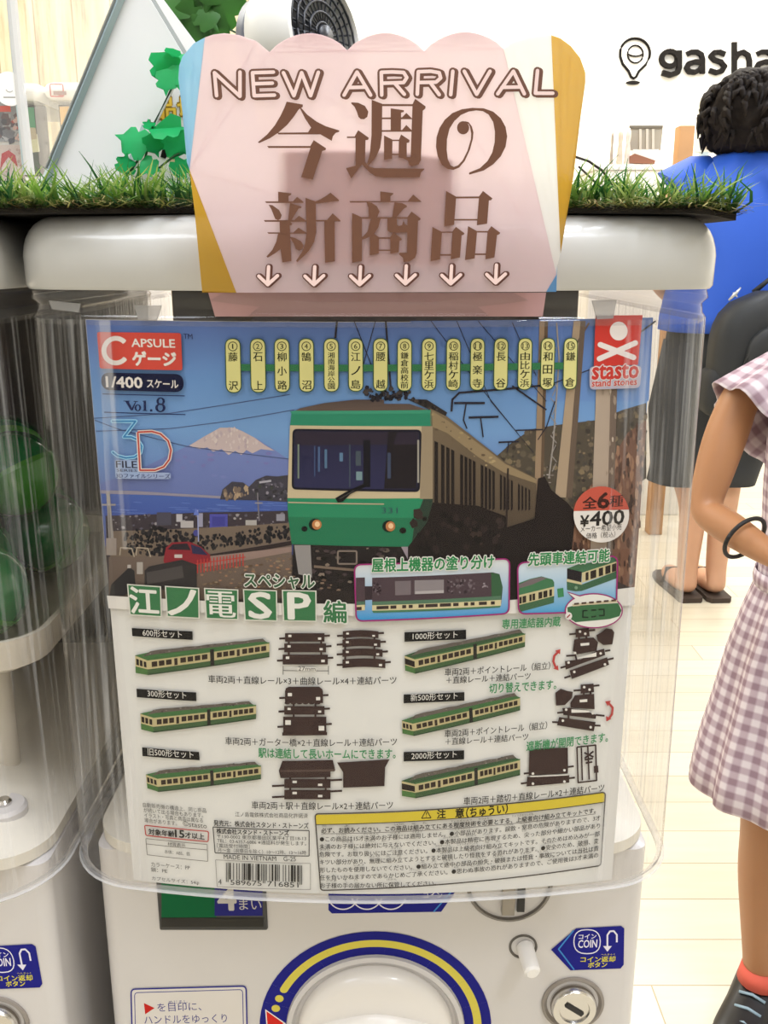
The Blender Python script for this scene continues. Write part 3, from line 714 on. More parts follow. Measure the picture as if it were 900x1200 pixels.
P.poly([(506, 481), (524, 492), (564, 522), (592, 543), (628, 561), (628, 566), (590, 553), (560, 535), (524, 507), (507, 500)], '#857358', 13); P.speck([(506, 481), (524, 492), (564, 522), (592, 543), (592, 556), (560, 540), (524, 512), (507, 500)], ['#97845f', '#5a4b3c', '#453a30', '#a08c68'], 80, 2.6, 14, .7)
for i in range(24):
    t = (i / 24) ** .85; x = 509 + 114 * t; yt = 516 + 58 * t; yb_ = 592 + 14 * t - 8 * t * t; w = 4.2 - 2.3 * t
    if i % 5 == 4: continue
    P.poly([(x, yt), (x + w, yt + 2), (x + w, yb_ - 2), (x, yb_)], '#231d1c', 14)
P.line([(595, 548), (593, 616)], 2.2, '#2c2422', 15)
P.poly([(478, 640), (500, 612), (507, 588), (560, 592), (592, 604), (594, 617), (626, 607), (630, 560), (638, 558), (646, 574), (664, 588), (674, 600), (668, 660), (640, 700), (478, 700)], '#241d1c', 15, '#1d1817')
P.poly([(482, 640), (505, 606), (507, 584), (496, 584), (486, 610)], '#2b3a2f', 14); P.speck([(485, 600), (590, 605), (592, 640), (485, 645)], ['#2c2422', '#1a1615', '#352b27'], 60, 6, 16)
P.poly([(342, 690), (480, 692), (640, 690), (642, 703), (344, 704)], '#2a2422', 14)
# edge of the photograph: paper shows below it
P.poly([(126, 697), (200, 701), (342, 706), (480, 706), (600, 702), (743, 687), (743, 708), (600, 718), (480, 720), (342, 720), (200, 715), (128, 712)], '#cfcac2', 16)
P.build('photograph', poster)

# --- station strip
S = Art(PS, .0015)
S.poly([(276, 426), (667, 424), (667, 432), (276, 434)], '#316b45', 1)
ST = [('藤沢', 274), ('石上', 303), ('柳小路', 331), ('鵠沼', 359.5), ('湘南海岸公園', 388.5), ('江ノ島', 417), ('腰越', 446), ('鎌倉高校前', 474), ('七里ヶ浜', 502.5), ('稲村ヶ崎', 531), ('極楽寺', 559), ('長谷', 586.5), ('由比ヶ浜', 614.5), ('和田塚', 641), ('鎌倉', 667.5)]
for i, (nm, x) in enumerate(ST):
    t = i / 14; y0 = 396 - .6 * t; y1 = 460 - 4 * t; w = 9.3 - .9 * t; lean = (450 - x) * .0002 * 62 * .3
    S.rrect([(x - w - lean, y0), (x + w - lean, y0), (x + w + lean, y1), (x - w + lean, y1)], w, '#35502f', 2)
    S.rrect([(x - w - lean + 1.1, y0 + 1.1), (x + w - lean - 1.1, y0 + 1.1), (x + w + lean - 1.1, y1 - 1.1), (x - w + lean + 1.1, y1 - 1.1)], w - 1.1, '#cbc583', 3)
    r = w * .56; cy = y0 + 9.5
    S.line([(x - lean * .7 + r * math.cos(q * .393), cy + r * math.sin(q * .393)) for q in range(16)], .9, '#2a2c1e', 4, closed=True)
    num = str(i + 1); hw = .6 if i == 0 else (1.9 if i < 9 else 3.2)
    S.text(num, (x - hw - lean * .7, cy + 2.9), (x + hw - lean * .7, cy + 2.9), 5.8, '#2a2c1e', 4, .01)
    n = len(nm); ya, yz = y0 + 16.5, y1 - 3.5; ch = min(10.5, (yz - ya) / n * .94); cw = min(5.4, max(3.9, ch * .56))
    for k, cch in enumerate(nm):
        yb_ = (ya + ch) + (yz - ya - ch) * (k / (n - 1)); lx = x + lean * (2 * (yb_ - y0) / (y1 - y0) - 1)
        S.text(cch, (lx - cw, yb_), (lx + cw, yb_), ch, '#26281c', 4, .012)
S.build('station_strip', poster)

# --- series logo
S = Art(PS, .0015); K = lambda pts: conv(pts, 100, 370, 5.625)
S.rrect(K([(83, 105), (635, 112), (645, 357), (102, 345)]), 3, '#bb4438', 1)
S.line([(137 + 14 * math.cos(math.radians(a)), 410.5 + 14.4 * math.sin(math.radians(a))) for a in range(38, 323, 9)], 5.6, '#d2cac2', 2)
S.text('APSULE', (155.5, 406), (206, 407), 9.5, '#d2cac2', 2, .02); S.text('ゲージ', (157, 427.5), (207.5, 428.5), 16, '#d2cac2', 2, .045); S.text('TM', (216, 396.5), (226.5, 397), 6, '#20244a', 2, .01)
S.rrect(K([(110, 371), (652, 382), (654, 501), (114, 486)]), 10.5, '#0f1330', 1)
S.text('1/400', (126, 453), (168, 454.3), 12.5, '#d2cac2', 2, .025); S.text('スケール', (173.5, 453.5), (210, 454.5), 9.5, '#d2cac2', 2, .02)
S.line(K([(120, 512), (660, 525)]), 1.2, '#202a52', 1); S.line(K([(130, 632), (665, 648)]), 1.2, '#202a52', 1)
NV = '#1c2348'                           # serif 'Vol.8'
for pts in ([(258, 556), (300, 557), (300, 562), (258, 561)], [(268, 558), (291, 559), (320, 618), (306, 621)], [(306, 621), (320, 618), (342, 562), (336, 562), (311, 608)], [(324, 558), (354, 559), (354, 564), (324, 563)],
            [(392, 556), (406, 556), (407, 618), (414, 620), (414, 624), (384, 623), (384, 619), (391, 617), (390, 563), (384, 562), (384, 558)]): S.poly(K(pts), NV, 2)
def ringp(cx, cy, rx, ry, ix, iy, col, L):
    o = [(cx + rx * math.cos(t * .3142), cy + ry * math.sin(t * .3142)) for t in range(20)]; i_ = [(cx + ix * math.cos(t * .3142), cy + iy * math.sin(t * .3142)) for t in range(20)]
    for k in range(20): S.poly([o[k], o[(k + 1) % 20], i_[(k + 1) % 20], i_[k]], col, L)
c = K([(352, 603), (502, 560), (500, 603)])
ringp(c[0][0], c[0][1], 3.9, 4.0, 1.7, 3.0, NV, 2); ringp(c[1][0], c[1][1], 5.0, 4.5, 2.2, 3.2, NV, 2); ringp(c[2][0], c[2][1], 6.0, 5.2, 2.9, 3.7, NV, 2); S.ell(*K([(440, 620)])[0], 1.5, 1.5, NV, 2)
K = lambda pts: conv(pts, 110, 480, 3.913)
t3 = K([(90, 50), (196, 50), (142, 122), (175, 122), (205, 135), (224, 165), (218, 195), (190, 214), (150, 218), (112, 208), (92, 192)])
S.line(t3, 4.2, '#8fc0d8', 3, cap=True); S.line(t3, 2.0, '#3c78a8', 4, cap=True)
tD = K([(206, 100), (270, 97), (310, 108), (345, 140), (358, 182), (350, 225), (325, 258), (285, 274), (216, 274)])
S.line(tD, 4.2, '#c9bcb4', 5, closed=True); S.line(tD, 1.9, '#a8433c', 6, closed=True)
S.rrect([(135.5, 538), (163.5, 538), (164.5, 560), (136.5, 560)], 3, '#8fa0bf', 3); S.rrect([(136.5, 552), (201, 553), (201, 560.5), (137, 560)], 3, '#8f9cbb', 3)
S.text('FILE', (137.5, 547), (162, 547.5), 8, '#2a2c3c', 5, .01); S.text('SERIES', (138, 551.5), (162, 552), 3, '#3a3c50', 5); S.text('3Dファイルシリーズ', (137.5, 559), (200.5, 560), 5.6, '#3a4268', 5, .01)
S.build('series_logo', poster)

# --- maker logo
S = Art(PS, .0015)
S.poly([(697, 369.5), (752, 369), (746.7, 427), (695, 428.7)], '#b8342c', 1); S.ell(724, 387.6, 10.4, 11, '#d4cbc6', 2)
for a, b in (((702.5, 403.5), (741.5, 418.5)), ((743.5, 401.5), (701.5, 420))): S.line([a, b], 6.4, '#d4cbc6', 2, cap=True)
S.rrect([(690, 429), (751, 428), (749, 454), (690, 456)], 6, '#a8a2b0', 1)
S.text('stasto', (693, 444), (746.5, 442), 16, '#b5362e', 3, .03, outline='#cfc6c2', ow=.04); S.text('stand stones', (692.5, 452.5), (745, 450.3), 8, '#b5362e', 3, .02, outline='#cfc6c2', ow=.05)
S.build('maker_logo', poster)
# --- price badge
S = Art(PS, .0019)
S.ell(703.6, 601.5, 32.5, 32.8, '#d2cbc4', 1, 40)
S.poly([(703.6 + 32.5 * math.cos(math.radians(a)), 601.5 + 32.8 * math.sin(math.radians(a))) for a in range(188, 353, 6)] + [(735.5, 594.5), (671.3, 597.5)], '#b25040', 2)
S.text('全', (681.5, 595), (698, 594), 13.5, '#3a201c', 3, .02); S.text('6', (699, 594.5), (712, 593.8), 18, '#3a201c', 3, .03); S.text('種', (713, 593), (728.5, 592), 13.5, '#3a201c', 3, .014)
S.text('¥', (678.8, 615.5), (688.5, 615), 12.5, '#2a2624', 3, .03); S.text('400', (690, 615), (729.5, 612.3), 16.5, '#2a2624', 3, .02)
S.text('メーカー希望小売', (679, 622.3), (727, 619.5), 7.4, '#3a3430', 3); S.text('価格（税込）', (685.7, 630), (719.6, 628), 7.2, '#3a3430', 3)
S.build('price_badge', poster)

# --- title tiles
S = Art(PS, .0017); K = lambda pts: conv(pts, 140, 660, 3.214)
GR = '#396b45'
for q, chh in (([(32, 73), (160, 82), (163, 198), (42, 190)], '江'), ([(174, 80), (303, 88), (305, 204), (182, 197)], 'ノ'), ([(321, 88), (450, 94), (450, 209), (328, 204)], '電'), ([(467, 92), (595, 97), (597, 214), (473, 210)], 'S'), ([(613, 95), (743, 98), (744, 215), (618, 213)], 'P')):
    k = K(q); S.poly(k, '#c9c6ba', 1)
    m_ = [((k[0][0] + k[1][0] + k[2][0] + k[3][0]) / 4, (k[0][1] + k[1][1] + k[2][1] + k[3][1]) / 4)][0]
    S.poly([(m_[0] + (x - m_[0]) * .93, m_[1] + (y - m_[1]) * .93) for x, y in k], GR, 2)
    f = .36 if chh in 'SP' else .43
    wpx = (k[1][0] - k[0][0]); by = m_[1] + 15.2; sl = (k[1][1] - k[0][1]) / wpx
    w = wpx * (.31 if chh in 'SP' else .41)
    S.text(chh, (m_[0] - w, by - sl * w), (m_[0] + w, by + sl * w), 30, '#d2cfc6', 3, .024 if chh in '江ノSP' else .014)
S.text('編', (380, 727.5), (406, 728), 25, GR, 3, .022, outline='#d2cfc6', ow=.05)
S.text('スペシャル', (287.5, 686.5), (369, 688.5), 16, '#3b5a40', 4, .03, outline='#d2cfc6', ow=.06)
S.build('title_lettering', poster)

# --- inset pictures
S = Art(PS, .0017); K = lambda pts: conv(pts, 410, 640, 4.737)
q = K([(26, 96), (884, 62), (880, 366), (36, 408)])
S.rrect(q, 8, '#c9cbc9', 1, '#2f86bd'); S.frame(q, 8, 1.8, '#8e2c66', 6)
S.poly(K([(124, 168), (790, 138), (828, 148), (846, 220), (838, 312), (124, 322)]), '#47393e', 2); S.poly(K([(782, 139), (828, 148), (846, 220), (836, 292), (784, 288)]), '#34553a', 3)
S.poly(K([(34, 168), (84, 166), (86, 330), (36, 332)]), '#47393e', 2); S.poly(K([(84, 215), (124, 215), (124, 290), (84, 292)]), '#33282c', 2)
S.poly(K([(250, 187), (338, 184), (338, 262), (252, 265)]), '#6c6265', 4); S.poly(K([(358, 182), (520, 178), (520, 252), (358, 258)]), '#7f7779', 4); S.poly(K([(362, 242), (520, 236), (520, 252), (362, 258)]), '#a39c9c', 5)
S.speck(K([(540, 180), (690, 172), (690, 250), (540, 255)]), ['#6b6064', '#2e2428', '#584c50'], 60, 2.2, 4); S.speck(K([(735, 200), (765, 198), (765, 222), (735, 224)]), ['#8a8084'], 8, 1.6, 4); S.speck(K([(130, 200), (170, 198), (170, 260), (130, 265)]), ['#5d5156', '#2a2024'], 24, 1.8, 4)
S.poly(K([(36, 300), (84, 298), (84, 318), (36, 322)]), '#466350', 3); S.poly(K([(124, 300), (835, 268), (838, 290), (124, 320)]), '#4d6b55', 3)
S.poly(K([(124, 320), (838, 290), (836, 322), (124, 350)]), '#c2b58e', 3); S.poly(K([(36, 320), (84, 317), (84, 347), (36, 350)]), '#c2b58e', 3); S.poly(K([(124, 350), (836, 322), (830, 332), (130, 362)]), '#456d4e', 3)
for x0, x1 in ((38, 66), (148, 215), (225, 258), (290, 312), (326, 348), (380, 410), (418, 486), (498, 560), (572, 602), (632, 654), (668, 690), (714, 758), (780, 802)):
    y = lambda x: 326 - (x - 124) * .042
    S.poly(K([(x0, y(x0)), (x1, y(x1)), (x1, y(x1) + 18), (x0, y(x0) + 18)]), '#3a2f2c', 4)
S.text('屋根上機器の塗り分け', (436, 668.5), (578, 664), 16, '#2f7a48', 8, .03, outline='#d2cfc8', ow=.07)
S.build('inset_picture', poster)

S = Art(PS, .0017); K = lambda pts: conv(pts, 590, 640, 6)
q = K([(95, 108), (796, 58), (786, 440), (102, 467)])
S.rrect(q, 9, '#c3cbcf', 1, '#3f8dba'); S.frame(q, 9, 1.8, '#8e2c66', 7)
S.poly(K([(104, 250), (180, 222), (262, 203), (340, 225), (352, 245), (352, 275), (104, 335)]), '#3f6b4a', 2); S.poly(K([(104, 262), (180, 226), (262, 207), (300, 216), (200, 260), (104, 288)]), '#6a5f60', 3)
S.poly(K([(104, 332), (352, 272), (352, 345), (104, 410)]), '#bdb088', 2); S.poly(K([(104, 405), (352, 340), (350, 388), (104, 455)]), '#3d5c42', 3)
for x0, x1 in ((108, 124), (130, 155), (178, 194), (200, 218), (242, 268), (276, 304), (318, 336)):
    y = lambda x: 350 - (x - 104) * .25
    S.poly(K([(x0, y(x0)), (x1, y(x1)), (x1, y(x1) + 46), (x0, y(x0) + 46)]), '#2e2622', 4)
S.poly(K([(440, 150), (520, 118), (600, 108), (786, 62), (790, 98), (545, 178)]), '#41664a', 2); S.poly(K([(442, 148), (546, 172), (542, 245), (442, 220)]), '#241f22', 3); S.poly(K([(546, 172), (790, 95), (790, 168), (546, 250)]), '#bdb088', 2); S.poly(K([(440, 220), (542, 245), (546, 250), (546, 262), (440, 240)]), '#bdb088', 3)
S.poly(K([(440, 238), (546, 260), (790, 165), (790, 216), (545, 305), (500, 308), (442, 298)]), '#3b5a42', 3)
for x0, x1 in ((572, 592), (606, 646), (664, 694), (710, 746), (756, 786)):
    y = lambda x: 178 - (x - 572) * .32
    S.poly(K([(x0, y(x0)), (x1, y(x1)), (x1, y(x1) + 55), (x0, y(x0) + 55)]), '#2e2622', 4)
S.poly(K([(372, 290), (415, 284), (420, 345), (378, 352)]), '#3c7a50', 3); S.ell(*K([(505, 282)])[0], 2, 2, '#6f8a70', 4)
S.poly(K([(440, 308), (560, 345), (510, 385)]), '#8e2c66', 7); S.ell(694.7, 713.8, 34, 20.6, '#8e2c66', 8, 40); S.ell(694.7, 713.8, 32.5, 19.1, '#cfccc4', 9, 40); S.poly(K([(448, 316), (556, 352), (520, 376)]), '#cfccc4', 9)
S.poly(K([(442, 418), (480, 408), (800, 388), (822, 440), (808, 480), (740, 500), (500, 522), (450, 490)]), '#38603f', 10); S.poly(K([(478, 395), (790, 366), (792, 384), (480, 412)]), '#b9ac90', 10)
for x in range(490, 790, 52): S.poly(K([(x, 388 - (x - 490) * .09), (x + 34, 385 - (x - 490) * .09), (x + 34, 398 - (x - 490) * .09), (x, 401 - (x - 490) * .09)]), '#4a3630', 11)
S.line(K([(585, 440), (552, 442), (552, 488), (590, 488)]), 1.6, '#1d2a1f', 11); S.line(K([(660, 434), (700, 432), (700, 474), (664, 477)]), 1.6, '#1d2a1f', 11); S.line(K([(610, 438), (645, 436)]), 1.6, '#1d2a1f', 11); S.line(K([(610, 486), (645, 480)]), 1.6, '#1d2a1f', 11)
S.ell(*K([(452, 478)])[0], 4, 4.4, '#cfc8c4', 11); S.line(K([(440, 490), (462, 468)]), 1.4, '#8a3030', 12)
S.text('先頭車連結可能', (618, 661.5), (712.5, 656), 15, '#2f7a48', 12, .03, outline='#d2cfc8', ow=.07)
S.build('inset_picture', poster)
# --- set label bars with white lettering
S = Art(PS, .0009)
for q, t, a, b in (([(155, 735), (226, 739), (226.4, 749), (155.6, 744.4)], '600形セット', (168, 744.6), (214, 747)), ([(160.4, 806), (230.4, 810.4), (230.6, 820.6), (161, 816)], '300形セット', (173.6, 815.6), (219, 818.2)),
                   ([(167, 874.6), (233.7, 880), (234.4, 889.7), (167.5, 884.8)], '旧500形セット', (174, 884), (227.5, 887.6)), ([(474, 740), (546, 737), (546, 748), (474, 751)], '1000形セット', (483.5, 749), (536, 746.8)),
                   ([(473, 812.8), (544, 810), (544, 820), (473, 823)], '新500形セット', (481, 820.8), (536, 818.3)), ([(473, 880), (543.7, 878), (543.7, 888.6), (473, 891)], '2000形セット', (482, 889), (535, 886.8))):
    S.poly(q, '#1d1b1a', 1); S.text(t, a, b, 8.6, '#cfcac2', 2)
S.build('set_label', poster)

# --- pictures of the six two-car trains
def mini(K, Lt, Lb, Nt, Nb, Ft, Fb, br=.53, dark=False, rise=26, nw=8):
    S = Art(PS, .0009)
    E = lambda p, q, t: (p[0] + (q[0] - p[0]) * t, p[1] + (q[1] - p[1]) * t)
    def quad(u0, u1, v0, v1, c, L): S.poly(K([E(E(Nt, Ft, u0), E(Nb, Fb, u0), v0), E(E(Nt, Ft, u1), E(Nb, Fb, u1), v0), E(E(Nt, Ft, u1), E(Nb, Fb, u1), v1), E(E(Nt, Ft, u0), E(Nb, Fb, u0), v1)]), c, L)
    bt = (Ft[0] - (Nt[0] - Lt[0]) * .55, Ft[1] - rise * .55); ml = E(Lt, bt, .12)
    S.poly(K([Lt, (ml[0], ml[1] - rise * .35), (bt[0], bt[1]), Ft, Nt]), '#44683f' if not dark else '#3b5238', 1)
    rf = [E(Lt, Nt, .45), (ml[0], ml[1] - rise * .35), (bt[0], bt[1] - rise * .12), E(bt, Ft, .55)]
    mid_ = [E(rf[0], rf[3], i / 12) for i in range(13)]; ridge = [(p[0], p[1] - rise * (.18 + .16 * abs(math.sin(i * 1.9)))) for i, p in enumerate([E(rf[1], rf[2], i / 12) for i in range(13)])]
    S.poly(K([E(rf[0], rf[1], .15)] + ridge + [E(rf[3], rf[2], .15)] + [E(p, q, .25) for p, q in zip(mid_[::-1], ridge[::-1])]), '#5d554e', 1.95)
    S.speck(K([E(rf[0], rf[1], .2)] + ridge + [E(rf[3], rf[2], .2)] + [E(p, q, .3) for p, q in zip(mid_[::-1], ridge[::-1])]), ['#6f665f', '#4b443f', '#837a72', '#3f3936'], 150, 1.5, 2.9, .6)
    S.poly(K([Lt, Nt, Nb, Lb]), '#4a6a3c', 1); S.poly(K([E(Lt, Lb, .02), E(Nt, Nb, .02), E(Nt, Nb, .62), E(Lt, Lb, .62)]), '#b3a57c', 2)
    fc = '#2b2420'
    if dark: S.poly(K([E(Lt, Lb, .16), E(Nt, Nb, .16), E(Nt, Nb, .56), E(Lt, Lb, .56)]), fc, 3)
    else:
        for a in (.08, .38, .70):
            t0, t1 = E(Lt, Nt, a), E(Lt, Nt, a + .22); b0, b1 = E(Lb, Nb, a), E(Lb, Nb, a + .22)
            S.poly(K([E(t0, b0, .16), E(t1, b1, .16), E(t1, b1, .52), E(t0, b0, .52)]), fc, 3)
    quad(0, 1, 0, .62, '#b3a57c', 3); quad(0, 1, .62, 1, '#42583a', 3); quad(0, 1, .93, 1, '#2f3f2c', 4); quad(br - .02, br + .012, -.12, 1, '#2c2a26', 5); quad(0, 1, -.06, .03, '#46693f', 4)
    for (u0, u1) in ((.03, br - .035), (br + .03, .98)):
        n = nw
        for i in range(n):
            a = u0 + (u1 - u0) * i / n; w = (u1 - u0) / n
            if i in (n // 2 - 1,): quad(a + w * .25, a + w * .70, .14, .60, '#352b24', 5)
            else: quad(a + w * .1, a + w * .88, .16, .50, '#352b24', 5)
    S.build('train_picture', poster)
K = lambda p: conv(p, 150, 730, 5)
mini(K, (45, 185), (48, 288), (115, 212), (120, 300), (830, 112), (830, 195), .535)
mini(K, (75, 525), (80, 618), (150, 548), (152, 636), (752, 478), (752, 556), .545)
K = lambda p: conv(p, 140, 830, 2.647)
mini(K, (83, 202), (88, 245), (118, 214), (122, 256), (440, 176), (440, 216), .53, rise=14)
K = lambda p: conv(p, 400, 640, 2.5)
mini(K, (185, 318), (187, 362), (214, 328), (216, 371), (538, 255), (537, 292), .55, True, 14, 9)
mini(K, (177, 508), (179, 546), (208, 516), (212, 553), (523, 441), (523, 478), .545, False, 14, 9)
K = lambda p: conv(p, 360, 820, 2.368)
mini(K, (262, 222), (263, 264), (298, 230), (300, 270), (590, 163), (590, 206), .585, True, 14, 9)

# --- pictures of the kit parts (brown runners)
BR_ = '#3a2b28'
def bars(K, rows, holes=(), curve=0.0, ties=()):
    S = Art(PS, .0009)
    for (x0, y0, x1, y1) in rows:
        n = 6; up = [(x0 + (x1 - x0) * i / n, y0 - curve * math.sin(math.pi * i / n)) for i in range(n + 1)]; dn = [(x0 + (x1 - x0) * i / n, y1 - curve * math.sin(math.pi * i / n)) for i in range(n, -1, -1)]
        S.poly(K(up + dn), BR_, 1)
        m_ = (y0 + y1) / 2; S.line(K([(x0 - 38, m_ + 8), (x0, m_ + 6)]), 2.4, BR_, 1); S.line(K([(x1, m_ - 10), (x1 + 36, m_ - 12)]), 2.4, BR_, 1)
        w = (y1 - y0) * .13
        for hx, hy in ((x0 + 32, y0 + (y1 - y0) * .32), (x1 - 32, y1 - (y1 - y0) * .36)): S.poly(K([(hx - w - 3, hy - w), (hx + w + 3, hy - w), (hx + w + 3, hy + w), (hx - w - 3, hy + w)]), '#cfcac2', 2)
    for x, y0, y1 in ties: S.line(K([(x, y0), (x, y1)]), 2.2, BR_, 1)
    return S
K = lambda p: conv(p, 320, 730, 5.625)
S = bars(K, [(80, 62, 340, 118), (75, 130, 350, 188), (65, 203, 362, 268)], ties=((105, 110, 210), (318, 110, 210)))
S.line(K([(68, 278), (68, 335)]), .8, '#55504a', 1); S.line(K([(366, 278), (366, 335)]), .8, '#55504a', 1); S.line(K([(68, 308), (366, 310)]), .8, '#55504a', 1); S.rrect(K([(160, 285), (285, 287), (285, 312), (160, 310)]), 1, '#cfcac2', 2); S.text('27mm', K([(168, 308)])[0], K([(280, 310)])[0], 5, '#55504a', 3); S.build('parts_picture', poster)
bars(K, [(460, 50, 695, 95), (458, 105, 708, 155), (458, 170, 722, 218), (458, 235, 740, 292)], curve=8, ties=((476, 90, 240), (668, 90, 235))).build('parts_picture', poster)
S = bars(K, [(80, 440, 330, 522), (75, 542, 340, 598), (68, 612, 352, 730)], ties=((137, 515, 620), (280, 515, 620)))
S.poly(K([(80, 450), (85, 425), (105, 415), (305, 414), (325, 430), (330, 450)]), BR_, 1); S.poly(K([(62, 715), (357, 712), (357, 733), (62, 736)]), BR_, 1)
for x in range(95, 320, 40): S.ell(*K([(x, 522)])[0], 3.4, 1.6, BR_, 1, 10)
S.build('parts_picture', poster)
K = lambda p: conv(p, 140, 830, 2.647)
S = bars(lambda p: conv([(x * 2.1, y * 2.1) for x, y in p], 140, 830, 2.647 * 2.1), [(512, 216, 655, 244), (512, 250, 655, 279)], ties=((530, 205, 255), (640, 205, 255)))
S.poly(K([(506, 160), (662, 157), (670, 190), (655, 193), (655, 210), (500, 213), (495, 190)]), BR_, 1); S.poly(K([(500, 188), (668, 185), (668, 192), (500, 194)]), '#52423c', 2); S.poly(K([(675, 165), (838, 155), (824, 180), (822, 238), (694, 243), (694, 196)]), BR_, 1); S.build('parts_picture', poster)
K = lambda p: conv(p, 640, 730, 6)
for dx, flip in ((0, 0), (0, 1)):
    S = Art(PS, .0009)
    if not flip:
        for pts in ([(205, 38), (298, 30), (303, 88), (205, 96)], [(195, 110), (330, 96), (362, 130), (352, 190), (215, 215), (185, 190)], [(350, 80), (385, 60), (420, 32), (460, 38), (476, 62), (462, 145), (400, 150), (360, 120)], [(130, 262), (240, 250), (350, 190), (405, 175), (412, 220), (240, 282), (135, 322)], [(162, 328), (425, 235), (440, 288), (178, 388)]): S.poly(K(pts), BR_, 1)
        for a, b in (((160, 75), (205, 70)), ((298, 48), (342, 44)), ((138, 226), (200, 222)), ((410, 192), (448, 186)), ((98, 310), (140, 298)), ((125, 380), (170, 366)), ((430, 252), (472, 242)), ((228, 90), (228, 120)), ((280, 90), (280, 120)), ((200, 210), (215, 270)), ((350, 195), (372, 200))): S.line(K([a, b]), 2.2, BR_, 1)
        for x, y in ((235, 55), (272, 70), (200, 205), (380, 208), (155, 272), (195, 338), (410, 285)): S.ell(*K([(x, y)])[0], 1.6, 1.6, '#cfcac2', 2, 8)
        S.poly(K([(238, 138), (300, 132), (300, 150), (240, 156)]), '#cfcac2', 2); S.poly(K([(215, 240), (350, 200), (350, 230), (215, 245)]), '#cfcac2', 2)
        S.line(K([(85, 195), (55, 225), (48, 265), (68, 315)]), 2.6, '#a8403c', 1); S.poly(K([(60, 190), (98, 178), (95, 215)]), '#a8403c', 1); S.poly(K([(48, 315), (85, 328), (80, 292)]), '#a8403c', 1)
    else:
        for pts in ([(240, 428), (330, 420), (334, 480), (240, 490)], [(200, 502), (335, 492), (338, 600), (170, 590), (168, 555)], [(62, 485), (100, 456), (140, 470), (185, 478), (180, 520), (130, 570), (68, 575)], [(112, 592), (165, 590), (300, 622), (350, 640), (345, 668), (118, 640)], [(90, 655), (345, 690), (332, 755), (74, 712)]): S.poly(K(pts), BR_, 1)
        for a, b in (((190, 470), (240, 466)), ((330, 436), (372, 432)), ((75, 626), (118, 622)), ((345, 640), (408, 646)), ((40, 690), (85, 692)), ((335, 714), (380, 716)), ((262, 480), (262, 505)), ((310, 480), (310, 505)), ((155, 635), (155, 665))): S.line(K([a, b]), 2.2, BR_, 1)
        for x, y in ((265, 445), (302, 462), (138, 602), (325, 628), (115, 680), (310, 726)): S.ell(*K([(x, y)])[0], 1.6, 1.6, '#cfcac2', 2, 8)
        S.poly(K([(232, 534), (286, 528), (286, 548), (234, 552)]), '#cfcac2', 2); S.poly(K([(175, 600), (300, 610), (300, 622), (175, 625)]), '#cfcac2', 2)
        S.line(K([(435, 555), (465, 590), (460, 635), (435, 672)]), 2.6, '#a8403c', 1); S.poly(K([(412, 545), (452, 540), (430, 580)]), '#a8403c', 1); S.poly(K([(418, 648), (456, 668), (420, 686)]), '#a8403c', 1)
    S.build('parts_picture', poster)
S = Art(PS, .0009)
S.poly(K([(-120, 885), (-10, 872), (150, 870), (152, 1010), (150, 1050), (-125, 1065)]), BR_, 1); S.poly(K([(-135, 1075), (160, 1062), (160, 1115), (-140, 1142)]), BR_, 1); S.poly(K([(-115, 1068), (150, 1056), (150, 1064), (-115, 1076)]), '#cfcac2', 2)
for a, b in (((150, 1006), (192, 1000)), ((155, 1085), (200, 1080)), ((-160, 1052), (-120, 1048)), ((-180, 1122), (-135, 1116))): S.line(K([a, b]), 2.2, BR_, 1)
for x, y in ((126, 1028), (126, 1108), (-95, 1052), (-95, 1122)): S.ell(*K([(x, y)])[0], 1.6, 1.6, '#cfcac2', 2, 8)
S.line(K([(214, 866), (345, 852), (352, 1100), (222, 1115)]), 1.8, BR_, 1, closed=True); S.line(K([(245, 870), (252, 1100)]), 1.8, BR_, 1); S.line(K([(290, 860), (300, 1095)]), 1.8, BR_, 1); S.line(K([(265, 905), (330, 935)]), 2, BR_, 1); S.line(K([(330, 895), (268, 945)]), 2, BR_, 1); S.line(K([(268, 955), (326, 945)]), 2, BR_, 1); S.line(K([(275, 978), (322, 970)]), 2, BR_, 1); S.poly(K([(332, 1000), (362, 996), (366, 1045), (334, 1048)]), BR_, 1); S.build('parts_picture', poster)

# --- captions
S = Art(PS, .0014); TX = '#2c2825'; GT = '#3a8050'
for t, a, b, h, c, bo in (
    ('車両2両＋直線レール×3＋曲線レール×4＋連結パーツ', (245, 798.5), (464.5, 800), 9.2, TX, 0), ('車両2両＋ガーター橋×2＋直線レール＋連結パーツ', (264.7, 871), (465, 872), 9.2, TX, 0),
    ('駅は連結して長いホームにできます。', (303.6, 886), (463.5, 887), 11.5, GT, .02), ('車両2両＋駅＋直線レール×2＋連結パーツ', (295.6, 946), (460.4, 946), 9.2, TX, 0),
    ('専用連結器内蔵', (588, 736), (656, 732.5), 11.5, GT, .02), ('車両2両＋ポイントレール（組立）', (521, 790.8), (644, 783), 9.2, TX, 0), ('＋直線レール＋連結パーツ', (522.7, 799.8), (621, 794.6), 8.4, TX, 0),
    ('切り替えできます。', (572.8, 811), (651, 806), 11.5, GT, .02), ('車両2両＋ポイントレール（組立）', (520.8, 862.8), (640.4, 852.6), 9.2, TX, 0), ('＋直線レール＋連結パーツ', (521.7, 871.5), (618.4, 865.6), 8.4, TX, 0),
    ('遮断機が開閉できます。', (616.3, 878.5), (711.4, 867.5), 11.5, GT, .02), ('車両2両＋踏切＋直線レール×2＋連結パーツ', (543, 941.5), (707, 925.5), 9.2, TX, 0)): S.text(t, a, b, h, c, 1, bo or .012)
S.build('caption', poster)

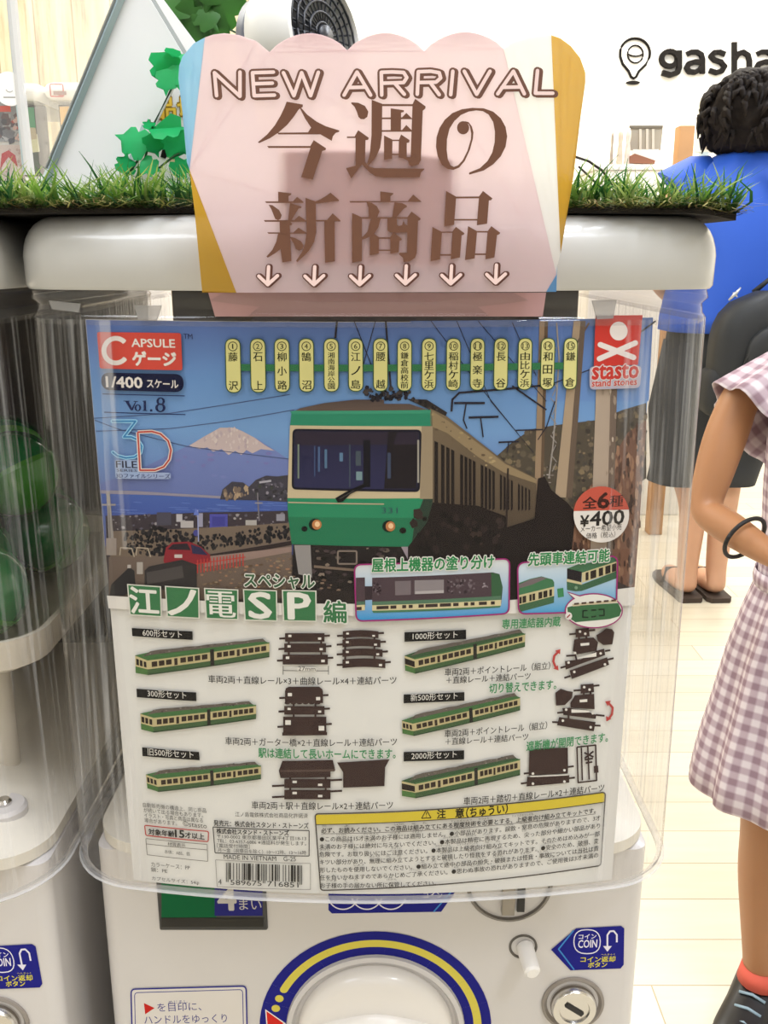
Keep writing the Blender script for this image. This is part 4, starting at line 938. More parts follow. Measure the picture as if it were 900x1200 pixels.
# --- small print, age box, address box, barcode
S = Art(PS, .0009); TS = '#403b37'
for t, a, b, h in (('自動販売機の構造上、同じ商品', (168.3, 944.5), (242.3, 951.5), 5.4), ('が続いて出る場合もあります。', (169, 950.5), (238.6, 957), 5.4), ('イラスト・写真と商品は異なる', (169.8, 956.5), (238.3, 963), 5.4), ('場合があります。', (170, 962.5), (208, 966.3), 5.4), ('©stasto', (214.8, 966.5), (243, 969.5), 6),
                   ('材質表示', (197, 989.8), (217.8, 991.8), 4.6), ('本体：ABS、鉄', (193.4, 998.8), (223.3, 1001.8), 4.6), ('カラーケース：PP', (177.9, 1014), (223, 1018), 5.2), ('鎖：PE', (177.5, 1020), (196.5, 1022), 5.2), ('カプセルサイズ：54φ', (178.7, 1030.5), (233.7, 1036), 5.2)): S.text(t, a, b, h, TS, 1)
q = [(170, 965.8), (244.7, 973), (244.4, 985), (171.4, 977.6)]; S.frame(q, 2, 1.3, '#a8443e', 1); S.text('対象年齢', (174.8, 976.6), (205, 979.6), 7, TX, 1, .03); S.text('15', (206, 979.6), (216.5, 980.6), 8.6, TX, 1, .03); S.text('才以上', (217.5, 980.6), (240, 982.8), 7, TX, 1, .03)
S.frame([(171.4, 981.3), (243.2, 988.2), (243.9, 1008), (173, 1000.3)], .5, .7, '#6a645e', 1); S.line([(172, 987.6), (243.5, 994.6)], .7, '#6a645e', 1)
S.build('small_print', poster)
S = Art(PS, .0009)
for t, a, b, h, bo in (('江ノ島電鉄株式会社商品化許諾済', (276, 955.6), (361, 957.4), 5.6, 0), ('発売元：株式会社スタンド・ストーンズ', (251, 966.3), (361.8, 969.8), 6.8, .02), ('株式会社スタンド・ストーンズ', (254.3, 975.5), (338.8, 978), 6.2, .03), ('〒130-0002 東京都墨田区業平4丁目18-13', (255, 981), (359, 983.6), 5, 0),
                       ('TEL：03-6357-6886 ※通話料が発生します。', (255, 986), (359, 989.6), 5, 0), ('［電話受付時間］', (255, 991.8), (293, 993.2), 5, 0), ('月～金（祝祭日を除く）10～12時、13～16時', (255.6, 997), (359, 1000.4), 5, 0), ('MADE IN VIETNAM　G-25', (262.5, 1005.3), (347, 1008), 5.4, 0)): S.text(t, a, b, h, TX, 1, bo)
S.frame([(250, 967.8), (362.4, 972), (362.4, 1001.8), (252.4, 998)], .5, 1.1, '#3a3531', 1)
S.build('maker_address', poster)
S = Art(PS, .0009)
S.frame([(253, 1006.2), (364, 1010.4), (364, 1041), (254.8, 1037.5)], .5, .7, '#8a847e', 1)
LC_ = ['0001101', '0011001', '0010011', '0111101', '0100011', '0110001', '0101111', '0111011', '0110111', '0001011']
PAR = {4: 'LGLLGG'}
code = '4589675716851'; bits = '101'
for i, ch in enumerate(code[1:7]):
    l = LC_[int(ch)]; bits += l if PAR[4][i] == 'L' else ''.join('1' if c_ == '0' else '0' for c_ in l)[::-1]
bits += '01010'
for ch in code[7:]: bits += ''.join('1' if c_ == '0' else '0' for c_ in LC_[int(ch)])
bits += '101'
x0, x1 = 265.2, 354.2; w = (x1 - x0) / len(bits); i = 0
while i < len(bits):
    if bits[i] == '1':
        j = i
        while j < len(bits) and bits[j] == '1': j += 1
        xa, xb = x0 + i * w, x0 + j * w; sl = 3.4 / 89; ya = 1009.5 + (xa - x0) * sl; g = 22.5 if i < 3 or i > 91 or 45 <= i < 50 else 19.5
        S.poly([(xa, ya), (xb, ya + (xb - xa) * sl), (xb, ya + g + (xb - xa) * sl), (xa, ya + g)], '#2a2724', 1); i = j
    else: i += 1
for t, xa, xb in (('4', 256.3, 260.2), ('589675', 270.5, 307), ('716851', 313.5, 350)): S.text(t, (xa, 1034.8 + (xa - 256) * .04), (xb, 1034.8 + (xb - 256) * .04), 6, '#2a2724', 1)
S.build('barcode', poster)

# --- caution box
S = Art(PS, .0009)
q = [(369.3, 952.5), (709, 927), (703.5, 1013), (376, 1042)]
S.poly([(370, 953.4), (708.6, 927.6), (708, 938.4), (370.5, 965)], '#c3ae38', 1)
S.frame(q, 4, 1.5, '#4a443e', 3); S.line([(370.5, 965), (708, 938.6)], 1.0, '#4a443e', 2)
S.line([(494, 957.6), (499.5, 947.5), (505, 957)], 1.1, '#3a3218', 2, closed=True); S.text('!', (499, 956.3), (500.2, 956.2), 6, '#3a3218', 2)
S.text('注', (512, 958), (522, 957.3), 10.5, '#2e2816', 2, .03); S.text('意', (533.5, 956.8), (543.5, 956), 10.5, '#2e2816', 2, .03); S.text('（ちゅうい）', (546, 957), (594.5, 951.5), 11.5, '#2e2816', 2, .03)
LN = [('必ず、お読みください。この商品は組み立てにある程度技術を必要とする、上級者向け組み立てキットです。', (376.6, 975), (697.5, 951.5)), ('●この商品は15才未満のお子様には適用しません。●小部品があります。誤飲・窒息の危険がありますので、3才', (375, 985.2), (703, 960)),
      ('未満のお子様には絶対に与えないでください。●本製品は精密に再現するため、尖った部分や細かい部品があり', (374.5, 994), (702.5, 969.2)), ('危険です。お取り扱いにはご注意ください。●本製品は上級者向け組み立てキットです。そのためはめ込みが一部', (374.5, 1003), (702, 978.6)),
      ('キツい部分があり、無理に組み立てようとすると破損したり怪我をする恐れがあります。●安全のため、破損、変', (375, 1012), (701, 987)), ('形したものを使用しないでください。●組み立て途中の部品の紛失・破損または怪我・事故については当社は責', (375, 1021.3), (700.8, 995.6)),
      ('任を負いかねますのであらかじめご了承ください。●思わぬ事故の恐れがありますので、ご使用後は3才未満の', (375, 1030.2), (700.4, 1003.6)), ('お子様の手の届かない所に保管してください。', (375.6, 1039.2), (510.7, 1036.5))]
RUBY = [('必', 'かなら'), ('読', 'よ'), ('商品', 'しょうひん'), ('組', 'く'), ('立', 'た'), ('程度技術', 'ていどぎじゅつ'), ('必要', 'ひつよう'), ('上級者向', 'じょうきゅうしゃむ'), ('才未満', 'さいみまん'), ('子様', 'こさま'), ('適用', 'てきよう'), ('小部品', 'しょうぶひん'), ('誤飲', 'ごいん'), ('窒息', 'ちっそく'), ('危険', 'きけん'), ('絶対', 'ぜったい'), ('与', 'あた'), ('本製品', 'ほんせいひん'), ('精密', 'せいみつ'), ('再現', 'さいげん'), ('尖', 'とが'), ('細', 'こま'), ('取', 'と'), ('注意', 'ちゅうい'), ('無理', 'むり'), ('破損', 'はそん'), ('怪我', 'けが'), ('恐', 'おそ'), ('安全', 'あんぜん'), ('使用', 'しよう'), ('途中', 'とちゅう'), ('紛失', 'ふんしつ'), ('事故', 'じこ'), ('当社', 'とうしゃ'), ('思', 'おも'), ('了承', 'りょうしょう'), ('手', 'て'), ('届', 'とど'), ('保管', 'ほかん')]
for i, (t, a, b) in enumerate(LN):
    S.text(t, a, b, 6.2, '#332e2a', 1, .018 if i == 0 else .012)
    for kj, yo in RUBY:
        f = t.find(kj)
        if f >= 0:
            f0, f1 = (f + .1) / len(t), (f + len(kj) - .1) / len(t); q0 = PS.hit(*a); q1 = PS.hit(*b); sag = 6 * (i < 7)
            pt = lambda u: (a[0] + (b[0] - a[0]) * u, a[1] + (b[1] - a[1]) * u - 7.4 + sag * 4 * u * (1 - u) * .95)
            S.text(yo, pt(f0), pt(f1), 2.2, '#4a443e', 1)
S.line([(376.6, 975.8), (697.5, 952.4)], .6, '#4a443e', 1)
S.build('caution_box', poster)

# ------------------------------------------------------------------ the arrival sign in front of the lid
SY = .391
SG = Sheet(SY, 0, 0)
sc = at(445, 342, SY)
sign = thing('sign', 'pink scalloped new-arrival sign with brown lettering taped to the front of the middle lid', 'sign', (sc.x, SY, sc.z))
SIGNM = attr_mat('sign_film', .35, .4, translucent=.72, see=.2); LETM = attr_mat('sign_lettering_ink', .4, .3)
INK0 = INK; INK = 1.0
def bump(x0, y0, x1, y1, h, n=12):
    return [(x0 + (x1 - x0) * i / n, y0 + (y1 - y0) * i / n - h * math.sin(math.pi * i / n) ** .75) for i in range(n + 1)]
top = [(240, 44)] + [(250, 40.5), (263, 39), (280, 41), (300, 48), (316, 61)] + bump(316, 61, 407, 59, 21)[1:] + bump(407, 59, 497, 60, 21)[1:] + bump(497, 60, 590, 57, 21)[1:]
A = Art(SG, 0, 0)
A.poly(top + [(652, 322), (640, 342), (277, 343), (222, 199)], '#f0dfe2', 0)
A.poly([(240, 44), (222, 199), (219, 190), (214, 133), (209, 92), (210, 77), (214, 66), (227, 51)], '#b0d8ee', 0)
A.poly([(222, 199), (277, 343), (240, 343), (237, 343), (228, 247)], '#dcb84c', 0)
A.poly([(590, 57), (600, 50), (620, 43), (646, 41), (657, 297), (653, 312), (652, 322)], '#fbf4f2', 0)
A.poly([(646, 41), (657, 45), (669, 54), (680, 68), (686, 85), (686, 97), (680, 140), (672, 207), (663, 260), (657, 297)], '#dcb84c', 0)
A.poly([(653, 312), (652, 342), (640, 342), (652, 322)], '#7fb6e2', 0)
o = A.build('panel', sign, SIGNM)
so = o.modifiers.new('thickness', 'SOLIDIFY'); so.thickness = .0004; so.offset = 1
# lettering
A = Art(SG, .0006, 0)
BRN, DBR = '#6e4c40', '#5d3a32'
LT = [[(250, 109), (249, 84), (281, 110), (280, 84)], None]
def W(k, ox, oy, pts): return [(ox + x / k, oy + y / k) for x, y in pts]
KN = lambda pts: W(4.09, 240, 60, pts); KR = lambda pts: W(4.09, 440, 60, pts)
strokes = [KN([(58, 215), (48, 105), (170, 218), (170, 102)]), KN([(330, 102), (230, 105), (238, 215), (335, 212)]), KN([(235, 158), (325, 155)]), KN([(378, 105), (428, 215), (465, 105), (508, 215), (545, 103)]), KN([(668, 212), (730, 102), (795, 212)]), KN([(690, 176), (770, 174)]), KN([(848, 212), (842, 103), (890, 101), (920, 110), (928, 130), (912, 152), (845, 156)]), KN([(895, 155), (935, 208)]),
           KR([(200, 208), (205, 100), (265, 98), (305, 105), (312, 130), (290, 150), (205, 152)]), KR([(262, 152), (305, 210)]), KR([(360, 210), (370, 98)]), KR([(425, 98), (484, 208), (548, 98)]), KR([(585, 206), (660, 98), (712, 206)]), KR([(605, 175), (695, 173)]), KR([(775, 95), (765, 203), (848, 203)])]
strokes[6] = KR([(30, 212), (28, 103), (80, 101), (135, 104), (150, 128), (135, 152), (35, 155)]); strokes[7] = KR([(92, 155), (138, 208)])
for st in strokes:
    A.line([(x + 2.2, y + .8) for x, y in st], 9.0, BRN, 1, cap=True); A.line(st, 9.2, BRN, 2, cap=True)
for st in strokes: A.line(st, 4.2, '#ead0cc', 4, cap=True)
KJ = {
 (300, 110): [[(325, 85), (495, 115), (495, 140), (470, 155), (450, 170), (400, 245), (330, 330), (240, 410), (150, 470), (35, 522), (22, 512), (120, 430), (200, 335), (260, 235), (300, 150)],
   [(462, 150), (478, 150), (540, 220), (640, 295), (740, 345), (880, 388), (878, 402), (840, 415), (812, 450), (800, 498), (680, 430), (240, 430), (225, 412), (550, 408), (582, 358), (520, 265)],
   [(120, 552), (575, 552), (610, 490), (740, 575), (735, 595), (700, 605), (600, 905), (478, 880), (575, 573), (135, 573)]],
 (400, 110): [[(105, 92), (180, 97), (250, 130), (285, 190), (275, 245), (240, 270), (205, 268), (180, 245), (165, 195), (140, 140), (105, 105)],
   [(60, 452), (140, 452), (178, 385), (290, 465), (283, 487), (256, 490), (250, 715), (285, 765), (350, 785), (830, 790), (875, 790), (873, 800), (840, 830), (825, 882), (450, 885), (360, 870), (300, 830), (250, 780), (220, 745), (190, 780), (105, 895), (50, 785), (150, 760), (150, 468), (60, 468)],
   [(320, 65), (432, 108), (428, 440), (410, 570), (370, 660), (290, 755), (270, 740), (300, 640), (318, 440)], [(425, 110), (760, 112), (760, 133), (425, 133)],
   [(750, 112), (778, 55), (888, 135), (885, 158), (858, 180), (838, 700), (815, 745), (740, 765), (715, 752), (700, 705), (650, 680), (606, 672), (606, 655), (690, 668), (730, 668)],
   [(606, 490), (630, 430), (720, 490), (715, 515), (690, 520), (690, 672), (603, 672)], [(450, 440), (540, 485), (535, 685), (450, 698)], [(535, 485), (612, 485), (612, 500), (535, 500)], [(530, 632), (608, 632), (608, 648), (530, 648)],
   [(520, 155), (660, 175), (658, 195), (630, 200), (628, 390), (520, 390)], [(428, 252), (640, 250), (685, 203), (745, 262), (745, 270), (428, 270)], [(428, 385), (640, 383), (685, 330), (740, 385), (740, 402), (428, 403)]],
 (500, 110): [[(450, 830), (560, 785), (640, 710), (690, 620), (715, 510), (718, 400), (700, 300), (650, 220), (590, 185), (520, 178), (440, 190), (360, 225), (290, 290), (240, 370), (213, 480), (210, 590), (222, 690), (250, 755), (285, 772), (330, 755), (380, 700), (430, 600), (465, 480), (468, 420), (455, 350), (440, 320), (400, 290), (440, 300), (475, 345), (492, 410), (485, 480), (455, 590), (400, 710), (340, 780), (280, 803), (220, 795), (160, 750), (115, 660), (97, 560), (103, 460), (135, 360), (190, 275), (270, 205), (370, 165), (480, 150), (600, 155), (700, 190), (780, 260), (830, 350), (847, 450), (830, 560), (780, 660), (700, 745), (600, 810), (450, 853), (443, 840)],
   [(383 + 64 * math.cos(i * .314), 360 + 70 * math.sin(i * .314)) for i in range(20)]],
 (305, 210): [[(190, 133), (330, 150), (328, 165), (300, 180), (300, 240), (192, 240)], [(52, 235), (345, 235), (390, 187), (460, 242), (455, 252), (65, 252)], [(90, 270), (130, 275), (200, 325), (228, 380), (215, 420), (190, 432), (160, 420), (145, 385), (120, 320)],
   [(315, 250), (350, 262), (435, 290), (435, 303), (405, 310), (330, 434), (295, 435)], [(40, 432), (360, 432), (410, 385), (490, 440), (490, 450), (52, 450)], [(205, 448), (315, 448), (335, 465), (333, 485), (312, 490), (330, 862), (235, 878), (215, 740)], [(190, 570), (222, 570), (222, 732), (160, 780), (80, 828), (68, 815), (130, 745), (170, 660)],
   [(75, 560), (350, 562), (405, 512), (490, 565), (490, 576), (90, 576)], [(315, 608), (370, 620), (430, 655), (460, 700), (445, 740), (410, 753), (375, 735), (355, 680), (320, 622)], [(478, 198), (585, 235), (592, 560), (570, 660), (510, 760), (395, 875), (378, 862), (440, 770), (475, 680), (490, 560)],
   [(580, 237), (640, 210), (690, 180), (742, 143), (832, 222), (828, 232), (740, 240), (580, 262)], [(588, 430), (705, 430), (765, 360), (848, 438), (845, 447), (588, 447)], [(675, 440), (785, 440), (788, 865), (685, 882)]],
 (400, 210): [[(410, 130), (550, 148), (545, 160), (518, 180), (518, 238), (412, 238)], [(85, 232), (700, 232), (757, 163), (848, 240), (95, 248)], [(265, 245), (320, 250), (375, 285), (403, 340), (380, 400), (415, 418), (390, 510), (345, 580), (260, 625), (218, 637), (218, 615), (275, 555), (308, 430), (318, 420), (290, 400), (285, 300)],
   [(560, 245), (640, 252), (692, 280), (690, 295), (660, 310), (580, 402), (535, 402)], [(113, 357), (218, 402), (218, 862), (113, 882)], [(210, 400), (705, 400), (705, 418), (210, 418)], [(697, 400), (740, 342), (836, 415), (830, 432), (808, 440), (795, 780), (775, 830), (720, 865), (655, 875), (650, 830), (605, 790), (615, 775), (692, 775)],
   [(485, 415), (585, 415), (588, 480), (605, 495), (640, 485), (655, 430), (672, 475), (700, 490), (700, 562), (560, 567), (510, 560), (485, 540)], [(300, 605), (345, 578), (398, 612), (395, 785), (300, 802)], [(390, 612), (520, 612), (520, 630), (390, 630)], [(515, 612), (552, 562), (638, 630), (635, 642), (612, 650), (605, 770), (517, 785)], [(390, 742), (522, 742), (522, 757), (390, 757)]],
 (495, 215): [[(248, 80), (355, 140), (333, 437), (228, 455)], [(348, 140), (600, 138), (600, 158), (348, 160)], [(595, 138), (637, 80), (737, 158), (722, 178), (700, 180), (680, 425), (572, 442)], [(333, 375), (580, 375), (580, 392), (333, 392)],
   [(105, 460), (205, 510), (185, 800), (85, 820)], [(200, 507), (325, 507), (325, 522), (200, 522)], [(315, 507), (352, 458), (442, 525), (435, 540), (413, 548), (395, 780), (298, 800)], [(186, 745), (308, 745), (308, 762), (186, 762)],
   [(480, 450), (575, 503), (550, 790), (448, 808)], [(568, 502), (695, 502), (695, 518), (568, 518)], [(685, 505), (725, 450), (818, 520), (812, 535), (785, 545), (758, 780), (662, 800)], [(550, 738), (670, 738), (670, 755), (550, 755)]],
}
for (ox, oy), polys in KJ.items():
    for i, pl in enumerate(polys): A.poly(conv(pl, ox, oy, 9), '#6b4838', 1 + (i % 4) * .3)
A.build('lettering', sign, LETM)
for cx, cy in ((314, 322), (368, 322), (421.5, 322), (475, 321), (528, 321), (580.5, 320)):
    A = Art(SG, .0006, 0)
    for st in ([(cx + 1, cy - 9.5), (cx, cy + 10)], [(cx - 10.5, cy + 1.5), (cx, cy + 11.5), (cx + 11.5, cy + 1)]):
        A.line([(x + 1.6, y) for x, y in st], 6.8, DBR, 1, cap=True); A.line(st, 6.8, DBR, 2, cap=True)
    for st in ([(cx + 1, cy - 9.5), (cx, cy + 10)], [(cx - 10.5, cy + 1.5), (cx, cy + 11.5), (cx + 11.5, cy + 1)]): A.line(st, 4.0, '#e9cdc8', 3, cap=True)
    A.build('arrow', sign, LETM)
# brown card stiffener behind the film, clear tape strip, darker pink sheet standing in for the sign's reflection in the rim
bm = bmesh.new(); prism_bm(bm, [at(*p, SY + .0016) for p in [(333, 176), (380, 175), (470, 177), (531, 186), (533, 312), (331, 310)]], (0, .0015, 0)); from_bm('card_backing', bm, mat('brown_card', '#a8703e', .8, noise_amt=.08, noise_scale=60), sign)
bm = bmesh.new(); fl_ = Sheet(.4062, 0, 0); prism_bm(bm, [fl_.pos(*fl_.hit(*p), 0) for p in [(244, 343), (640, 343), (636, 371), (252, 371)]], (0, .0004, 0)); from_bm('rim_reflection', bm, mat('reflected_pink', '#b58f8f', .5), sign)
INK = INK0
# ------------------------------------------------------------------ artificial grass mat on the lids
GZ = ZL1 + .0004
mat_t = thing('artificial_grass_mat', 'strip of artificial grass laid along the tops of the white machines', 'grass mat', (-.12, .57, GZ))
gx0, gx1, gy0, gy1 = -.60, .1500, .419, .725
rnd = random.Random(3)
def droop(x): return -max(0, x - .132) ** 2 * 9.0
bm = bmesh.new(); n = 70; top_, bot_ = [], []
for k in range(n + 1):
    x = gx0 + (gx1 - gx0) * k / n; z = GZ + droop(x); j0 = rnd.uniform(-.002, .002)
    top_.append([bm.verts.new((x, gy0 + j0, z + .0028)), bm.verts.new((x, gy1, z + .0028))]); bot_.append([bm.verts.new((x, gy0 + j0, z)), bm.verts.new((x, gy1, z))])
for k in range(n):
    for q in ((top_[k][0], top_[k + 1][0], top_[k + 1][1], top_[k][1]), (bot_[k][0], bot_[k][1], bot_[k + 1][1], bot_[k + 1][0]), (top_[k][0], bot_[k][0], bot_[k + 1][0], top_[k + 1][0]), (top_[k][1], top_[k + 1][1], bot_[k + 1][1], bot_[k][1])): bm.faces.new(q)
for k in (0, n): bm.faces.new((top_[k][0], top_[k][1], bot_[k][1], bot_[k][0]))
from_bm('backing', bm, mat('grass_backing', '#1d1813', .9, noise_amt=.5, noise_scale=300), mat_t)
V, FF, CC = [], [], []
def blade(p, h, lean, w, c0, c1, curl=0.0):
    a = rnd.uniform(0, 6.283); side = Vector((math.cos(a), math.sin(a) * .5, 0)) * w / 2
    i = len(V); seg = 4; wob = Vector((rnd.gauss(0, 1), rnd.gauss(0, 1), 0)) * curl * .004
    for k in range(seg + 1):
        t = k / seg
        q = p + Vector((lean.x * t ** 1.7, lean.y * t ** 1.7, h * (t - .3 * curl * t * t))) + wob * math.sin(t * 5)
        s = side * (1 - .88 * t ** 2)
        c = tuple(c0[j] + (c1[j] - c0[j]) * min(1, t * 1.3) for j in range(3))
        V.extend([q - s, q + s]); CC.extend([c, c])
    for k in range(seg):
        b = i + 2 * k; FF.append((b, b + 1, b + 3, b + 2))
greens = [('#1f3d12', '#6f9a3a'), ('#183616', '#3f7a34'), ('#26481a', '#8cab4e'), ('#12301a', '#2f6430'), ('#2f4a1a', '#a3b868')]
tufts = [(rnd.uniform(gx0, gx1), gy0 - .001 + (rnd.random() ** 2.0) * (gy1 - gy0), rnd.choice(greens), rnd.uniform(.6, 1.15)) for _ in range(1500)]
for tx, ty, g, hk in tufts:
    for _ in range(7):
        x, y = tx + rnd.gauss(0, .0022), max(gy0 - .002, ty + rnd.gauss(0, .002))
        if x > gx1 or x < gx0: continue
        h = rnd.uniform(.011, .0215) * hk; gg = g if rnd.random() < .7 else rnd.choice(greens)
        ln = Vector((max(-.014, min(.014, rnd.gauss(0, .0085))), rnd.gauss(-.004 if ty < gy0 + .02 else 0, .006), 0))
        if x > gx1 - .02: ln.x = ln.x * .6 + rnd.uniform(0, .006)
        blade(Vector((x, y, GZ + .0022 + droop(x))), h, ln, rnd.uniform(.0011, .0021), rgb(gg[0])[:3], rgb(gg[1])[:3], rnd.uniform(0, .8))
for i in range(3000):                         # curly straw-coloured thatch near the base
    y = gy0 - .0015 + rnd.random() ** 3 * .06; x = rnd.uniform(gx0, gx1)
    c = rnd.choice([('#7a7236', '#cfc486'), ('#5a5a28', '#a8a85c'), ('#4a3c1e', '#8a7848'), ('#2c3a18', '#5f7a34')])
    blade(Vector((x, y, GZ + .002 + droop(x))), rnd.uniform(.004, .010), Vector((rnd.gauss(0, .007), rnd.gauss(-.002, .004), 0)), .0009, rgb(c[0])[:3], rgb(c[1])[:3], 1.6)
for i in range(1600):                         # dark loops hanging over the front edge
    x = rnd.uniform(gx0, gx1); c = rnd.choice(['#1a1712', '#2a2418', '#26321a', '#4a4526'])
    blade(Vector((x, gy0 - .001, GZ + .0028 + droop(x))), rnd.uniform(-.004, .003), Vector((rnd.gauss(0, .004), rnd.uniform(-.004, -.001), 0)), .001, rgb(c)[:3], rgb(c)[:3], 1.0)
me = bpy.data.meshes.new('blades'); me.from_pydata([tuple(v) for v in V], [], FF)
ca = me.color_attributes.new('Col', 'FLOAT_COLOR', 'POINT'); buf = []
for c in CC: buf += [c[0], c[1], c[2], 1]
ca.data.foreach_set('color', buf)
o = link_mesh('blades', me, attr_mat('grass_fibre', .5, .3, translucent=.35), mat_t); o['kind'] = 'stuff'
GT_ = GZ + .0030

# ------------------------------------------------------------------ white A-frame display standing in the grass
def leaf_mat(name, c, tr=.35):
    m = mat(name, c, .38, noise_amt=.0 if 'white' in name else .22, noise_scale=90)
    nt = m.node_tree; b = nt.nodes['Principled BSDF']; t = nt.nodes.new('ShaderNodeBsdfTranslucent'); mx = nt.nodes.new('ShaderNodeMixShader'); mx.inputs[0].default_value = tr
    t.inputs[0].default_value = rgb(c); nt.links.new(b.outputs[0], mx.inputs[1]); nt.links.new(t.outputs[0], mx.inputs[2]); nt.links.new(mx.outputs[0], nt.nodes['Material Output'].inputs[0]); return m
ALU = mat('aluminium_edge', '#b4c6cc', .35, metal=.25); GREYBAR = mat('grey_bar', '#8d9290', .35, metal=.3); BOARD = leaf_mat('display_white', '#fbfcfa', .22)
YA = .60
a0 = at(160, 205, YA)
af = thing('display_stand', 'white A-shaped display board with aluminium edges standing in the artificial grass', 'display stand', (a0.x, YA + .02, GT_))
def flat(px, py, Y): p = at(px, py, Y); return Vector((p.x, p.y, max(p.z, GT_)))
bm = bmesh.new(); prism_bm(bm, [flat(*p, YA) for p in [(155, -36), (62, 196), (50, 230), (145, 230), (160, 190), (203, 103), (216, 66)]], (0, .003, 0)); from_bm('front_board', bm, BOARD, af)
bm = bmesh.new(); tube_bm(bm, [flat(155, -36, YA - .002), flat(60, 195, YA - .002), flat(50, 222, YA - .002)], .0026, 4); from_bm('edge_bar', bm, ALU, af)
bm = bmesh.new(); tube_bm(bm, [flat(149, -36, YA - .0035), flat(54, 197, YA - .0035)], .0009, 6); from_bm('edge_bar', bm, GREYBAR, af)
bm = bmesh.new(); tube_bm(bm, [flat(152, -40, YA + .0045), flat(216, 66, YA + .0045), flat(250, 122, YA + .0045)], .0026, 4); from_bm('edge_bar', bm, GREYBAR, af)
bm = bmesh.new(); prism_bm(bm, [flat(*p, YA + .035) for p in [(158, -38), (186, -8), (243, 68), (330, 180), (330, 240), (200, 240), (205, 66)]], (0, .003, 0)); from_bm('rear_board', bm, BOARD, af)
# printed card inside the stand: yellow lettering
A = Art(Sheet(YA + .018, 0, 0), 0, 0); 
c0 = [(150, 98), (300, 98), (300, 250), (150, 250)]
bm = bmesh.new(); prism_bm(bm, [flat(*p, YA + .0185) for p in c0], (0, .001, 0)); card = from_bm('printed_card', bm, BOARD, af)
A.text('品切', (181, 141), (236, 141), 28, '#8a6a1c', 1, .06); A.text('品切', (182.5, 139.5), (234.5, 139.5), 25, '#e8c14c', 2, .02)
A.poly([(187, 150), (193, 146), (199, 158), (199, 178), (194, 186), (188, 184), (191, 172)], '#14110f', 1); A.poly([(199, 178), (206, 172), (206, 190), (199, 192)], '#c9b890', 1)
A.build('card_lettering', card)
bm = bmesh.new(); prism_bm(bm, [flat(*p, YA - .004) for p in [(166, 146), (172, 145), (157, 190), (150, 188)]], (0, .001, 0)); from_bm('cable_tie', bm, mat('pale_tie', '#b9c3c8', .4), af)

# ------------------------------------------------------------------ ivy
def leaf_bm(bm, c, size, rot, tilt, nrm_yaw=0.0, droop=.25, seed=0):
    r = random.Random(seed)
    prof = [(0, -.50), (.16, -.46), (.42, -.40), (.50, -.18), (.34, -.04), (.46, .10), (.40, .24), (.20, .20), (.10, .38), (0, .62)]
    pr = prof + [(-x, y) for x, y in reversed(prof[1:-1])]
    M = Matrix.Translation(c) @ Matrix.Rotation(nrm_yaw, 4, 'Z') @ Matrix.Rotation(tilt, 4, 'X') @ Matrix.Rotation(rot, 4, 'Y')
    mid = [bm.verts.new(M @ Vector((0, -size * .02, y * size))) for y in (-.42, 0.0, .4)]
    outer = []
    for x, y in pr:
        z = droop * (abs(x) ** 1.5) + .12 * max(0, y) ** 2
        outer.append(bm.verts.new(M @ Vector((x * size, z * size, y * size))))
    n = len(outer)
    for i in range(n):
        y = (pr[i][1] + pr[(i + 1) % n][1]) / 2; m_ = mid[0] if y < -.22 else (mid[1] if y < .2 else mid[2])
        bm.faces.new((outer[i], outer[(i + 1) % n], m_))
    for a, b, side in ((0, 1, 1), (1, 2, 1)):
        pass
    idx = lambda s: outer[s % n]
    # close the gaps between neighbouring fans
    for i in range(n):
        y0 = (pr[i - 1][1] + pr[i][1]) / 2; y1 = (pr[i][1] + pr[(i + 1) % n][1]) / 2
        g = lambda y: 0 if y < -.22 else (1 if y < .2 else 2)
        if g(y0) != g(y1): bm.faces.new((outer[i], mid[g(y0)], mid[g(y1)]))
IV1, IV2 = leaf_mat('ivy_green', '#2fc072', .5), leaf_mat('ivy_dark_green', '#376f28', .3); STEM = mat('ivy_stem', '#2f5a3a', .5)
YI = .585
def ivy(name, label, leaves, stems, m, Y):
    p0 = at(*stems[0][0], Y); t = thing(name, label, 'ivy', (p0.x, Y, p0.z), 'artificial ivy sprays')
    bm = bmesh.new()
    for st in stems: tube_bm(bm, [at(x, y, Y) for x, y in st], .0007, 6)
    from_bm('stem', bm, STEM, t, True)
    bm = bmesh.new()
    for k, (x, y, s, rot, tilt) in enumerate(leaves): leaf_bm(bm, at(x, y, Y - .002 - .0012 * (k % 4)), s * (Y / F), rot, tilt, 0, .25, k)
    from_bm('leaves', bm, m, t, True)
ivy('artificial_ivy', 'bright green plastic ivy growing low in the grass beside the A-shaped board', [(156, 166, 36, -1.2, -.2), (204, 164, 46, 2.3, .3), (180, 170, 24, 2.9, .4), (196, 151, 40, 1.3, -1.1), (147, 193, 24, .3, .5), (176, 195, 24, 2.0, -.3), (212, 196, 24, .8, .3), (175, 147, 16, .1, 1.0)],
    [[(165, 205), (178, 155), (175, 140)], [(150, 205), (172, 172), (182, 158)], [(160, 196), (185, 198), (205, 182), (218, 176)]], IV1, YI)
ivy('artificial_ivy', 'bright green plastic ivy leaf cluster hanging at the edge of the A-shaped board', [(193, 82, 36, 3.3, .4), (205, 84, 40, 2.8, -.3), (202, 66, 18, 3.4, .7), (195, 95, 26, 3.2, -.2)], [[(206, 60), (203, 78), (201, 104), (178, 150)]], IV1, YI - .004)
